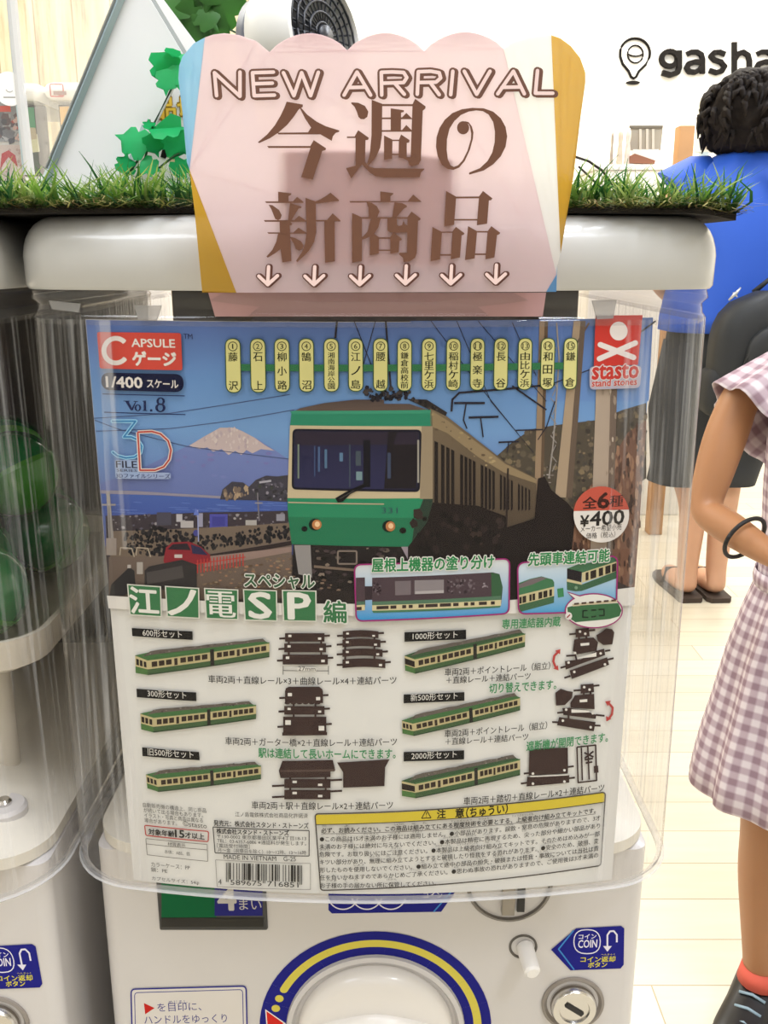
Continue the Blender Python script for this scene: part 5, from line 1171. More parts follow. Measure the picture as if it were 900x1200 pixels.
ivy('artificial_ivy', 'dark green plastic ivy hanging from above behind the A-shaped board', [(236, 10, 40, 2.6, .2), (258, 12, 46, 3.6, .1), (222, 22, 36, 2.2, .3), (205, 6, 40, 3.3, -.2), (248, 34, 40, 4.6, .3), (230, 36, 32, 3.0, .2), (212, -12, 44, 2.8, .2), (246, -14, 44, 3.4, 0), (266, -6, 36, 4.2, .2), (199, 28, 24, 2.9, .3), (226, -2, 40, 3.2, .4), (243, 22, 30, 2.4, -.2)],
    [[(230, -60), (226, -10), (222, 20), (228, 45)], [(226, -10), (248, 12), (268, 34), (276, 38)], [(222, 10), (246, 28)]], IV2, .70)

# ------------------------------------------------------------------ little fan behind the sign
FC = at(352, 52, .64)
fan = thing('fan', 'small white air circulator with dark grille half hidden behind the pink sign', 'fan', (FC.x, .665, GT_))
ax = Vector((.82, -.55, .12)).normalized()
bm = bmesh.new(); lathe_bm(bm, [(.029, -.020), (.036, -.014), (.0385, 0), (.0385, .014), (.036, .020), (.034, .021), (.032, .016), (.0315, -.016)], FC, ax, 48); auto_smooth(from_bm('housing', bm, mat('fan_white', '#eceae6', .35), fan), 40)
DG = mat('fan_grille_dark', '#2a2c33', .4); s_, u_, _d = frame_of(ax)
for side, nm in ((1, 'front_grille'), (-1, 'rear_grille')):
    bm = bmesh.new()
    for r in (.008, .014, .020, .026, .0315):
        c = FC + ax * side * (.019 - .0002 * r); tube_bm(bm, [c + s_ * r * math.cos(t * .2618) + u_ * r * math.sin(t * .2618) for t in range(25)], .0008, 6)
    for k in range(30):
        t = k * 2 * math.pi / 30; tube_bm(bm, [FC + ax * side * .019 + s_ * .006 * math.cos(t) + u_ * .006 * math.sin(t), FC + ax * side * .0165 + s_ * .0325 * math.cos(t) + u_ * .0325 * math.sin(t)], .0006, 5)
    lathe_bm(bm, [(.007, .0), (.006, .003)], FC + ax * side * .0185, ax * side, 20)
    from_bm(nm, bm, DG, fan, True)
bm = bmesh.new(); lathe_bm(bm, [(.0325, -.006), (.0325, .006)], FC - ax * .018, ax, 40); from_bm('rear_band', bm, mat('fan_band', '#5a606e', .4), fan, True)
bm = bmesh.new()
for k in range(5):
    t = k * 1.2566; pts = []
    for rr, da, dz in ((.006, -.3, -.004), (.026, -.25, -.005), (.028, .35, .005), (.006, .4, .004)): pts.append(FC + s_ * rr * math.cos(t + da) + u_ * rr * math.sin(t + da) + ax * dz)
    prism_bm(bm, pts, ax * .001)
from_bm('blades', bm, mat('fan_blade', '#5d6068', .4), fan)
bm = bmesh.new(); lathe_bm(bm, [(.030, 0), (.030, .004), (.012, .010), (.008, FC.z - GT_ - .036)], (FC.x, .665, GT_), (0, 0, 1), 32); auto_smooth(from_bm('base', bm, mat('fan_white', '#eceae6'), fan), 40)
# dark twig lying in the grass to the right of the sign
bm = bmesh.new()
tube_bm(bm, [at(672, 183, .445), at(690, 189, .445), at(706, 200, .445), at(718, 216, .445), at(729, 236, .445)], .0006, 6); tube_bm(bm, [at(678, 195, .445), at(694, 210, .445), at(708, 224, .445)], .0005, 6)
tag(from_bm('twig', bm, mat('dark_twig', '#2c2420', .7), None, True), 'thin dark plastic twig arching over the grass right of the pink sign', 'twig')

# ------------------------------------------------------------------ back wall lettering and things far behind
LG = mat('logo_black', '#15110f', .7, spec=.2); YW = RY1
def wall_sign(body, p0, p1, h, name, depth=.012, bold=.02):
    a, b = at(*p0, YW), at(*p1, YW); tris, x0, x1, y0, y1 = glyphs(body, bold)
    sx = (b.x - a.x) / (x1 - x0); up = (at(p0[0], p0[1] - h, YW).z - a.z); sy = up / (y1 - y0)
    return tris, (lambda x, y: Vector((a.x + (x - x0) * sx, YW, a.z + (y - y0) * sy + (b.z - a.z) * (x - x0) / (x1 - x0))))
logo = thing('wall_logo', 'black pin-shaped emblem and word gasha mounted on the white back wall', 'wall sign', tuple(at(742, 98, YW)))
LTR = {'g': [[(402 + 40 * math.cos(i * .3142), 212 + 37 * math.sin(i * .3142)) for i in range(21)], [(449, 172), (449, 258), (440, 282), (405, 294), (364, 282)]],
       'a': [[(490, 188), (512, 178), (540, 177), (562, 190), (568, 215), (568, 286)], [(568, 228), (530, 227), (499, 236), (488, 257), (501, 277), (530, 279), (556, 264), (568, 245)]],
       's': [[(682, 189), (655, 178), (627, 180), (610, 198), (626, 217), (660, 228), (678, 250), (664, 273), (636, 281), (602, 270)]],
       'h': [[(728, 128), (728, 286)], [(728, 218), (745, 188), (772, 178), (796, 193), (803, 222), (803, 286)]]}
for chs, dx in (('g', 0), ('a', 0), ('s', 0), ('h', 0), ('a', 352)):
    bm = bmesh.new(); q = 0
    for st in LTR[chs]:
        pts = [(690 + (x + dx) / 4.286, 20 + y / 4.286) for x, y in st]; w = 2.9
        for p_, r_ in zip(pts[:-1], pts[1:]):
            l_ = math.hypot(r_[0] - p_[0], r_[1] - p_[1]); nx, ny = -(r_[1] - p_[1]) / l_ * w, (r_[0] - p_[0]) / l_ * w; q += 1
            prism_bm(bm, [at(x, y, YW) for x, y in ((p_[0] + nx, p_[1] + ny), (r_[0] + nx, r_[1] + ny), (r_[0] - nx, r_[1] - ny), (p_[0] - nx, p_[1] - ny))], (0, -.014 - .0003 * q, 0))
        for p_ in pts[1:-1]: q += 1; prism_bm(bm, [at(p_[0] + w * math.cos(i * .5236), p_[1] + w * math.sin(i * .5236), YW) for i in range(12)], (0, -.014 - .0003 * q, 0))
    from_bm('letter', bm, LG, logo)
K = lambda pts: conv(pts, 690, 20, 4.286)
def wall_line(pts, r, closed=False):
    bm = bmesh.new(); w = [at(*p, YW - .006) for p in pts]
    if closed: w.append(w[0])
    tube_bm(bm, w, r, 6); return bm
pin = [(158, 178)] + [(232 + 75 * math.cos(math.radians(a)), 182 - 75 * math.sin(math.radians(a))) for a in range(165, -26, -12)] + [(285, 240), (252, 272), (238, 300), (225, 308), (212, 300), (200, 272), (170, 235), (158, 200)]
o = from_bm('pin_outline', wall_line(K(pin), .0065, True), LG, logo)
o = from_bm('pin_ball', wall_line(K([(234 + 39 * math.cos(i * .2618), 186 + 44 * math.sin(i * .2618)) for i in range(24)]), .004, True), LG, logo)
o = from_bm('pin_ball_seam', wall_line(K([(196, 186), (215, 194), (234, 197), (253, 194), (272, 186)]), .004), LG, logo)
bm = bmesh.new(); prism_bm(bm, [at(x, y, YW) for x, y in K([(220 + 35 * math.cos(i * .314), 331 + 9 * math.sin(i * .314)) for i in range(20)])], (0, -.012, 0)); from_bm('pin_shadow', bm, LG, logo)

# black pole behind the fan
p = at(350, 0, 3.6); bm = bmesh.new(); tube_bm(bm, [(p.x, 3.6, 0), (p.x, 3.6, p.z - .09)], .045, 20); tube_bm(bm, [(p.x, 3.6, 0), (p.x, 3.6, 0.02)], .16, 24); 
p1, p2 = at(345, -10, 3.6), at(371, 10, 3.6)
prism_bm(bm, [Vector((p1.x, 3.58, p2.z)), Vector((p2.x, 3.58, p2.z)), Vector((p2.x, 3.58, p2.z + .55)), Vector((p1.x, 3.58, p2.z + .55))], (0, .04, 0))
pole = from_bm('sign_post', bm, mat('post_black', '#1c1b1b', .5), None, False); tag(pole, 'black post topped by a dark panel rising behind the fan against the cream wall', 'post')

def standee(name, label, cat, rects, Y, m):
    pass
# low white shelf unit with a grey display panel
s0, s1 = at(698, 196, 3.9), at(800, 196, 3.9)
sh = thing('shelf_unit', 'low white shelf unit with small goods in front of the back wall', 'shelf', ((s0.x + s1.x) / 2, 4.0, 0))
zt_ = at(740, 193, 3.9).z
box('carcass', s0.x, s1.x + .1, 3.9, 4.2, 0, zt_ - .02, mat('shelf_white', '#f2eee6', .5), sh, .004); box('top_board', s0.x - .01, s1.x + .11, 3.89, 4.21, zt_ - .02, zt_, mat('shelf_white', '#f2eee6'), sh, .002)
def item(name, label, cat, q, Y, depth, m, group=None):
    bm = bmesh.new(); prism_bm(bm, [at(*p, Y) for p in q], (0, depth, 0)); o = from_bm(name, bm, m); return tag(o, label, cat, group)
pm = mat('panel_grey', '#a39b8c', .5, noise_amt=.1, noise_scale=6)
t = thing('display_panel', 'grey window-like panel standing above the white shelf', 'display panel', (at(757, 176, 3.95).x, 3.96, zt_))  # a single grey window-like panel, it does not fold
bm = bmesh.new(); prism_bm(bm, [at(*p, 3.95) for p in [(738, 148), (777, 148), (774, 176), (738, 176)]], (0, .02, 0)); from_bm('panel', bm, pm, t)
for x in (749, 757, 764): bm = bmesh.new(); prism_bm(bm, [at(*p, 3.945) for p in [(x, 151), (x + 3, 151), (x + 3, 175), (x, 175)]], (0, .005, 0)); from_bm('bar', bm, mat('bar_pale', '#c9c2b4', .5), t)
bm = bmesh.new(); prism_bm(bm, [at(*p, 3.944) for p in [(738, 147), (777, 147), (776.5, 150), (738, 150.5)]], (0, .005, 0)); from_bm('top_rail', bm, mat('rail_dark', '#6c6558', .5), t)
bm = bmesh.new(); prism_bm(bm, [at(*p, 3.947) for p in [(742, 175), (772, 175), (772, 194), (742, 194)]], (0, .02, 0)); from_bm('foot', bm, mat('shelf_white', '#f2eee6'), t)
bm = bmesh.new(); q = [at(*p, 3.905) for p in [(738, 191), (738, 183), (744, 180), (768, 188), (767, 192)]]; prism_bm(bm, q, (0, .03, 0)); tag(from_bm('brown_box', bm, mat('brown_roof', '#8a5a44', .6)), 'brown wedge-shaped box on the white shelf below the grey panel', 'box')
for k, (x, y0, w, c, nm) in enumerate(((714, 155, 4, '#a89a8a', 'short grey figure, leftmost of the goods on the white shelf'), (722, 152, 7, '#c9bca8', 'pale beige figure standing second from left on the white shelf'), (731, 150, 7, '#d8ccc0', 'pale pinkish figure standing nearest the grey panel on the shelf'))):
    b0 = at(x + w / 2, 193, 3.92); b1 = at(x + w / 2, y0, 3.92); r = w / 2 * 3.9 / F
    bm = bmesh.new(); H = b1.z - zt_; lathe_bm(bm, [(r * .9, 0), (r, H * .1), (r * .8, H * .45), (r * .55, H * .6), (r * .8, H * .75), (r * .75, H * .9), (r * .3, H)], (b0.x, 3.92, zt_), (0, 0, 1), 16)
    tag(from_bm('figurine', bm, mat('figurine_%s' % c[1:], c, .5, noise_amt=.3, noise_scale=40), None, True), nm, 'figurine', 'goods on the white shelf')
# wooden post
w0_, w1_ = at(797, 147, 3.6), at(815, 147, 3.6)
o = box('wooden_post', w0_.x, w1_.x, 3.6, 3.66, 0, w0_.z, mat('post_wood', '#b98a58', .6, noise_amt=.15, noise_scale=12), None, .003); tag(o, 'light brown wooden post left of the person in blue', 'post')
w0_, w1_ = at(822, 114, 4.2), at(875, 114, 4.2)
nb = thing('notice_board', 'pale notice board with grey panels behind the head of the person in blue', 'notice board', (w0_.x, 4.2, 0))
zb_ = at(830, 178, 4.2).z
box('board', w0_.x, w1_.x, 4.2, 4.24, zb_, w0_.z, mat('board_pale', '#d9d2c4', .6, noise_amt=.1, noise_scale=5), nb); box('leg', w0_.x + .02, w0_.x + .05, 4.2, 4.24, 0, zb_, ALU, nb); box('leg', w1_.x - .05, w1_.x - .02, 4.2, 4.24, 0, zb_, ALU, nb)
for k in range(4):
    z0 = zb_ + (w0_.z - zb_) * (.06 + .235 * k); box('panel', w0_.x + .03, w0_.x + .11, 4.192, 4.2, z0, z0 + .055, mat('panel_brownish', '#a39582', .6), nb); box('panel', w0_.x + .12, w1_.x - .02, 4.192, 4.2, z0, z0 + .055, mat('panel_light', '#bdb5a6', .6), nb)

# ------------------------------------------------------------------ far row of capsule machines and the near left case
def far_machine(px0, px1, yt, yb_, label, Y, cols, seed):
    x0, x1 = at(px0, yt, Y).x, at(px1, yt, Y).x; zt_, zr, zb_ = at(px0, yt, Y).z, at(px0, yt + 22, Y).z, at(px0, yb_, Y).z
    t = thing('capsule_machine', label, 'capsule machine', ((x0 + x1) / 2, Y + .18, 0), 'capsule machines along the wood wall')
    W2 = mat('far_white', '#f4f1ec', .4)
    box('lid', x0, x1, Y, Y + .38, zr, zt_, W2, t, .02, 3)
    box('body', x0 + .01, x1 - .01, Y + .02, Y + .38, 0, zb_, W2, t, .01)
    bm = bmesh.new(); box_bm(bm, x0 + .012, x1 - .012, Y + .008, Y + .36, zb_, zr); from_bm('clear_cover', bm, clear_mat('far_cover', (.95, .95, .94), .06, ior=1.18), t)
    box('back_panel', x0 + .016, x1 - .016, Y + .06, Y + .075, zb_ + .002, zr - .002, mat('far_back', '#3a2418', .6), t)
    r = random.Random(seed); S = Art(Sheet(Y + .03, 0, 0), 0, 0); S.s.hit = lambda px, py: (px, py)
    xa, xb = x0 + (x1 - x0) * (.14 if seed == 2 else .3), x1 - .03
    S.poly([(xa, zr - .01), (xb, zr - .01), (xb, zb_ + .01), (xa, zb_ + .01)], '#4a4f44', 1)
    for k in range(46):
        x, z = r.uniform(xa + .015, xb - .015), r.uniform(zb_ + .02, zr - .02); w = r.uniform(.006, .022)
        S.poly([(x - w, z - w), (x + w, z - w * .8), (x + w * .9, z + w), (x - w * .7, z + w * .9)], r.choice(cols), 2 + .1 * k)
    S.poly([(xa, zr - .01), (xb, zr - .01), (xb, zr - .055), (xa, zr - .05)], cols[0], 8)
    S.build('poster_card', t)
    S = Art(Sheet(Y - .0012, 0, 0), 0, 0); S.s.hit = lambda px, py: (px, py); zz = (zt_ + zr) / 2
    S.frame([(x0 + .02, zz + .013), (x0 + .05, zz + .013), (x0 + .05, zz - .013), (x0 + .02, zz - .013)], .002, .003, '#b83a34', 1); S.poly([(x0 + .038, zz - .002), (x0 + .05, zz - .002), (x0 + .05, zz - .013), (x0 + .038, zz - .013)], '#b83a34', 1); S.poly([(x0 + .2, zz), (x0 + .23, zz), (x0 + .23, zz - .008), (x0 + .2, zz - .008)], '#8a5a50', 1)
    S.build('lid_label', t)
FYM = 2.35
far_machine(-40, 47, 96, 206, 'white capsule machine against the wood wall, partly behind the clear case at the left edge', FYM, ['#4a8a60', '#c9c4a0', '#8fb4c9', '#b3a488'], 1)
far_machine(48, 150, 95, 206, 'white capsule machine with colourful card against the wood wall, left of the A-shaped board', FYM, ['#e0a840', '#c95a3c', '#3c6a48', '#d8cfa8', '#3c4a68', '#8a5a3c'], 2)
# clear case at the left edge with cards inside
YN = 1.15
cx1 = at(38, 100, YN).x; zc0 = .86; zc1 = at(12, -420, YN).z
case = thing('display_case', 'clear plastic case with printed cards at the far left edge behind the grass', 'display case', (cx1 - .2, YN + .2, 0))
box('plinth', cx1 - .42, cx1, YN, YN + .38, 0, zc0, mat('far_white', '#f4f1ec'), case, .006)
bm = bmesh.new(); box_bm(bm, cx1 - .42, cx1, YN, YN + .38, zc0, zc1); from_bm('clear_box', bm, clear_mat('case_clear', (.95, .96, .96), .05, haze=.07), case)
bm = bmesh.new(); tube_bm(bm, [at(35, 205, YN), at(24, 105, YN), at(11, -30, YN)], .006, 8); from_bm('corner_strip', bm, clear_mat('strip_clear', (.95, .97, .98), .1, haze=.7), case)
bm = bmesh.new(); tube_bm(bm, [at(29, 205, YN), at(19, 105, YN), at(7, -30, YN)], .0022, 8); from_bm('corner_strip', bm, ALU, case)
S = Art(Sheet(YN + .02, 0, 0), 0, 0)
bm = bmesh.new(); prism_bm(bm, [at(*p, YN + .0205) for p in [(-90, 118), (22, 118), (29, 215), (-90, 215)]], (0, .002, 0)); cd = from_bm('printed_card', bm, mat('card_pale', '#c9c4bc', .6), case)
S.poly([(-80, 119), (23, 119), (27, 166), (-80, 166)], '#8f8f90', 1); S.poly([(-80, 125), (12, 124), (13, 131), (-80, 132)], '#c9564a', 2); S.speck([(-30, 135), (25, 135), (26, 164), (-30, 164)], ['#55555a', '#77767a', '#a8a6a6', '#6a5a5c'], 60, 7, 2); S.speck([(15, 138), (25, 138), (26, 164), (16, 164)], ['#c9a79c', '#b05a54'], 14, 4, 3)
S.poly([(-80, 170), (27, 170), (29, 212), (-80, 212)], '#b9a9a0', 1); S.poly([(0, 200), (2, 180), (10, 176), (18, 182), (21, 196), (15, 190), (10, 184), (4, 192)], '#a8484a', 2); S.ell(20, 202, 6, 8, '#c9bdb4', 2); S.speck([(0, 172), (27, 172), (28, 205), (0, 205)], ['#a8928a', '#c4b4ac'], 24, 4, 1.5)
S.build('card_print', cd)
bm = bmesh.new(); lathe_bm(bm, [(.018, 0), (.018, .002)], at(11, 104, YN - .0022), (0, 1, 0), 32); rl = from_bm('round_label', bm, mat('label_white', '#f6f4f0', .4), case)
S = Art(Sheet(YN - .0023, 0, 0), 0, 0); S.line([(7, 105), (9, 107.5), (12, 108), (15, 106.5)], 1, '#a8a49e', 1); S.line([(4, 114), (18, 114)], 1.2, '#8a8680', 1); S.build('label_print', rl)
# ------------------------------------------------------------------ people
def skin_bm(verts, edges, root, levels=2):
    """one continuous surface grown round a skeleton; verts: name -> (co, r or (rx, ry))"""
    names = list(verts); me = bpy.data.meshes.new('sk')
    me.from_pydata([tuple(verts[n][0]) for n in names], [(names.index(a), names.index(b)) for a, b in edges], [])
    o = bpy.data.objects.new('sk', me); C.objects.link(o)
    sk = o.modifiers.new('skin', 'SKIN'); sk.use_smooth_shade = True; sk.branch_smoothing = .6
    ly = me.skin_vertices[0].data if me.skin_vertices else None
    if ly is None:
        bm = bmesh.new(); bm.from_mesh(me); bm.verts.layers.skin.verify(); bm.to_mesh(me); bm.free(); ly = me.skin_vertices[0].data
    for i, n in enumerate(names):
        r = verts[n][1]; ly[i].radius = r if isinstance(r, tuple) else (r, r); ly[i].use_root = (n == root)
    ss = o.modifiers.new('sub', 'SUBSURF'); ss.levels = levels; ss.render_levels = levels
    dg = bpy.context.evaluated_depsgraph_get(); dg.update()
    ev = o.evaluated_get(dg); m2 = ev.to_mesh(); bm = bmesh.new(); bm.from_mesh(m2); ev.to_mesh_clear()
    bpy.data.objects.remove(o); bpy.data.meshes.remove(me)
    return bm

def add_hand(V, E, tag_, wrist, d, side, s=1.0, parent=None, curl=.5, palmn=None):
    """five separate bent fingers rooted in the palm; d = hand direction, side = towards the thumb, palmn = palm normal"""
    d = Vector(d).normalized(); side = Vector(side); side = (side - d * side.dot(d)).normalized(); n = palmn or d.cross(side)
    w = Vector(wrist); V[tag_ + 'palm'] = (w + d * .035 * s, (.020 * s, .012 * s)); V[tag_ + 'palm2'] = (w + d * .062 * s, (.024 * s, .011 * s))
    E += [(parent, tag_ + 'palm'), (tag_ + 'palm', tag_ + 'palm2')]
    for i, (off, L) in enumerate(((.024, .066), (.008, .075), (-.008, .070), (-.023, .055))):
        b = w + (d * .082 + side * off) * s; p = tag_ + 'palm2'
        dd = d.copy()
        for k in range(3):
            dd = (dd + n * curl * .45).normalized(); nm = '%sf%d%d' % (tag_, i, k); b = b + (dd * L * (.42, .32, .26)[k] * s if k else Vector((0, 0, 0)))
            V[nm] = (b, (.0082 - .0009 * k) * s); E.append((p, nm)); p = nm
        nm = '%sf%de' % (tag_, i); V[nm] = (b + dd * L * .25 * s, .006 * s); E.append((p, nm))
    b = w + (d * .03 + side * .026) * s; V[tag_ + 't0'] = (b, .0095 * s); E.append((tag_ + 'palm', tag_ + 't0'))
    b2 = b + (d * .7 + side * .6 + n * .3).normalized() * .030 * s; V[tag_ + 't1'] = (b2, .0085 * s); E.append((tag_ + 't0', tag_ + 't1'))
    b3 = b2 + (d * .9 + side * .25 + n * .3).normalized() * .024 * s; V[tag_ + 't2'] = (b3, .0068 * s); E.append((tag_ + 't1', tag_ + 't2'))

def face_bits(bm, hc, fwd, s=1.0):
    """nose, ears and lips added to the head; hc centre, fwd facing direction"""
    f = Vector(fwd).normalized(); r = Vector((-f.y, f.x, 0))
    ball_bm(bm, hc + f * .098 * s + Vector((0, 0, -.018 * s)), (.012 * s, .014 * s, .016 * s), 12, 8)
    for k in (-1, 1): ball_bm(bm, hc + r * k * .076 * s + Vector((0, 0, -.012 * s)), (.012 * s, .016 * s, .026 * s), 12, 8)
def eyes(parent, hc, fwd, s):
    f = Vector(fwd).normalized(); r = Vector((-f.y, f.x, 0))
    for k in (-1, 1):
        bm = bmesh.new(); c = hc + f * .080 * s + r * k * .031 * s + Vector((0, 0, .004 * s)); ball_bm(bm, c, .0115 * s, 16, 10); e = from_bm('eye', bm, mat('eye_white', '#ece8e4', .2), parent, True)
        bm = bmesh.new(); ball_bm(bm, c + f * .0075 * s, .0062 * s, 12, 8); from_bm('iris', bm, mat('iris_dark', '#20140f', .2), e, True)
    bm = bmesh.new(); c = hc + f * .084 * s + Vector((0, 0, -.050 * s)); tube_bm(bm, [c - r * .020 * s - f * .006 * s, c, c + r * .020 * s - f * .006 * s], [.003 * s, .005 * s, .003 * s], 8); from_bm('lips', bm, mat('lips', '#a8605a', .4), parent, True)

SKIN = mat('tan_skin', '#a87650', .5, sub=.12, noise_amt=.05, noise_scale=25); SKIN2 = mat('light_skin', '#c99a7c', .5, sub=.12, noise_amt=.05, noise_scale=25)

# ---- the girl in the gingham dress (facing the camera, slightly turned)
GY = 1.13
def g(px, py, dy=0.0): return at(px, py, GY + dy)
bx = .585
sh_ = g(868, 446); el = g(824, 598, -.03); wr = g(905, 652, -.13)
girl = thing('person', 'child in a pink and white gingham dress with a black wristband and dark sneakers', 'person', (bx, GY, 0))
V = {'pelvis': (Vector((bx, GY, .60)), (.085, .07)), 'waist': (Vector((bx, GY, .70)), (.078, .062)), 'chest': (Vector((bx, GY, .83)), (.088, .065)), 'neckb': (Vector((bx + .005, GY, .955)), .045), 'neck': (Vector((bx + .007, GY, 1.0)), .034),
     'h0': (Vector((bx + .008, GY - .012, 1.045)), (.055, .062)), 'h1': (Vector((bx + .008, GY - .005, 1.095)), (.073, .083)), 'h2': (Vector((bx + .008, GY + .004, 1.145)), (.066, .078)), 'h3': (Vector((bx + .008, GY + .006, 1.18)), .035)}
E = [('pelvis', 'waist'), ('waist', 'chest'), ('chest', 'neckb'), ('neckb', 'neck'), ('neck', 'h0'), ('h0', 'h1'), ('h1', 'h2'), ('h2', 'h3')]
V['rs0'] = (Vector((bx - .09, GY, .925)), .038); V['rs'] = (sh_ + Vector((.006, 0, -.004)), .026); V['ru'] = (sh_.lerp(el, .5), .0275); V['re'] = (el, .0215); V['rf'] = (el.lerp(wr, .4), .0215); V['rw'] = (wr, .0165)
E += [('neckb', 'rs0'), ('rs0', 'rs'), ('rs', 'ru'), ('ru', 're'), ('re', 'rf'), ('rf', 'rw')]
dr = (wr - el).normalized(); add_hand(V, E, 'rh', wr, dr, Vector((.1, -.3, .9)), .8, 'rw', .5)
ls = Vector((bx + .135, GY, .905)); le = Vector((bx + .165, GY + .015, .75)); lw = Vector((bx + .16, GY - .03, .61))
V['ls0'] = (Vector((bx + .09, GY, .925)), .038); V['ls'] = (ls, .030); V['lu'] = (ls.lerp(le, .5), .027); V['le'] = (le, .0215); V['lf'] = (le.lerp(lw, .4), .021); V['lw'] = (lw, .0165)
E += [('neckb', 'ls0'), ('ls0', 'ls'), ('ls', 'lu'), ('lu', 'le'), ('le', 'lf'), ('lf', 'lw')]
add_hand(V, E, 'lh', lw, (lw - le), Vector((-.2, -.9, 0)), .8, 'lw', .4)
rk = at(895, 975, GY); ra = at(893, 1094, GY)
ra = Vector((at(896, 1100, GY).x, GY, .085)); rk = Vector((at(886, 975, GY).x + .012, GY - .01, .335))
for t, kn, an in (('r', rk, ra), ('l', Vector((bx + .075, GY + .01, .335)), Vector((bx + .08, GY + .02, .085)))):
    sx = -1 if t == 'r' else 1
    V[t + 'hip'] = (Vector((bx + sx * .055, GY, .56)), .066); V[t + 'th'] = (Vector((bx + sx * .062, GY, .45)), .052); V[t + 'kn'] = (kn, .039); V[t + 'ca'] = (kn.lerp(an, .35) + Vector((0, .008, 0)), .038); V[t + 'an'] = (an, .025); V[t + 'he'] = (an + Vector((0, .01, -.045)), .024)
    dv = Vector((-.6, -.8, 0)) if t == 'r' else Vector((.25, -.97, 0)); V[t + 'to'] = (Vector((an.x, an.y, .025)) + dv * .075, .020); V[t + 'tt'] = (Vector((an.x, an.y, .022)) + dv * .11, .016)
    E += [('pelvis', t + 'hip'), (t + 'hip', t + 'th'), (t + 'th', t + 'kn'), (t + 'kn', t + 'ca'), (t + 'ca', t + 'an'), (t + 'an', t + 'he'), (t + 'he', t + 'to'), (t + 'to', t + 'tt')]
bm = skin_bm(V, E, 'pelvis'); hc = Vector((bx + .008, GY - .003, 1.10)); face_bits(bm, hc, (0, -1, 0), .95); from_bm('body', bm, SKIN, girl, True)
eyes(girl, hc, (0, -1, 0), .95)
HAIR = mat('dark_hair', '#1c1614', .45, noise_amt=.3, noise_scale=60, bump=.4)
bm = bmesh.new(); t_ = bmesh.new(); bmesh.ops.create_uvsphere(t_, u_segments=40, v_segments=24, radius=1)
for v in t_.verts:
    p = v.co.copy(); q = Vector((p.x * .090, p.y * .098, p.z * .100))
    if p.y < -.15 and p.z < .35: q.y = max(q.y, -.045); q.z *= .9
    elif p.z < 0: q.z *= 1.9 if p.y > -.2 else 1.2
    v.co = hc + Vector((0, .012, .014)) + q + Vector((1, 1, 0)) * .004 * math.sin(p.x * 40 + p.y * 23)
me = bpy.data.meshes.new('t'); t_.to_mesh(me); t_.free(); bm.from_mesh(me); bpy.data.meshes.remove(me)
for k in range(9):                            # strands that fall by the arm
    x = bx - .085 + .006 * k; tube_bm(bm, [Vector((x + .02, GY - .02, 1.02)), Vector((x + .004, GY - .04, .93)), Vector((x - .004 + .002 * k, GY - .055, .84 - .006 * (k % 4)))], [.006, .006, .002], 6)
from_bm('hair', bm, HAIR, girl, True)

def gingham():
    m = bpy.data.materials.new('pink_gingham'); m.use_nodes = True; nt = m.node_tree; b = nt.nodes['Principled BSDF']
    uv = nt.nodes.new('ShaderNodeUVMap'); sx = nt.nodes.new('ShaderNodeSeparateXYZ'); nt.links.new(uv.outputs[0], sx.inputs[0])
    n = nt.nodes.new('ShaderNodeTexNoise'); n.inputs['Scale'].default_value = 1.2; nt.links.new(uv.outputs[0], n.inputs['Vector'])
    outs = []
    for ax_ in ('X', 'Y'):
        f = nt.nodes.new('ShaderNodeMath'); f.operation = 'PINGPONG'; f.inputs[1].default_value = 1.0; nt.links.new(sx.outputs[ax_], f.inputs[0])
        r = nt.nodes.new('ShaderNodeMapRange'); r.inputs[1].default_value = .36; r.inputs[2].default_value = .64; nt.links.new(f.outputs[0], r.inputs[0]); outs.append(r)
    a = nt.nodes.new('ShaderNodeMath'); a.operation = 'ADD'; nt.links.new(outs[0].outputs[0], a.inputs[0]); nt.links.new(outs[1].outputs[0], a.inputs[1])
    h_ = nt.nodes.new('ShaderNodeMath'); h_.operation = 'MULTIPLY'; h_.inputs[1].default_value = .5; nt.links.new(a.outputs[0], h_.inputs[0])
    rp = nt.nodes.new('ShaderNodeValToRGB'); e = rp.color_ramp.elements; e[0].position = 0; e[0].color = rgb('#d8cdd0'); e[1].position = 1; e[1].color = rgb('#957d87'); x = e.new(.5); x.color = rgb('#b7a4ac')
    nt.links.new(h_.outputs[0], rp.inputs[0]); nt.links.new(rp.outputs[0], b.inputs['Base Color']); b.inputs['Roughness'].default_value = .85; b.inputs['Specular IOR Level'].default_value = .1
    return m
GING = gingham()
def cloth(name, rings, per, parent, m, wrap=True, vscale=1 / .0092, thick=.0012):
    """loft with UVs in check units so that the squares stay the same size"""
    bm = bmesh.new(); uvl = bm.loops.layers.uv.new('UVMap'); vr = [[bm.verts.new(p) for p in r] for r in rings]; n = len(rings[0])
    vd = [0.0]
    for a, b in zip(rings[:-1], rings[1:]): vd.append(vd[-1] + sum((b[i] - a[i]).length for i in range(n)) / n)
    for j in range(len(rings) - 1):
        for i in range(n if wrap else n - 1):
            k = (i + 1) % n; f = bm.faces.new((vr[j][i], vr[j][k], vr[j + 1][k], vr[j + 1][i]))
            for lp, (u, v) in zip(f.loops, ((i, j), (i + 1, j), (i + 1, j + 1), (i, j + 1))): lp[uvl].uv = (u * per / n, vd[v] * vscale)
    o = from_bm(name, bm, m, parent, True); s_ = o.modifiers.new('thickness', 'SOLIDIFY'); s_.thickness = thick; s_.offset = 0; return o
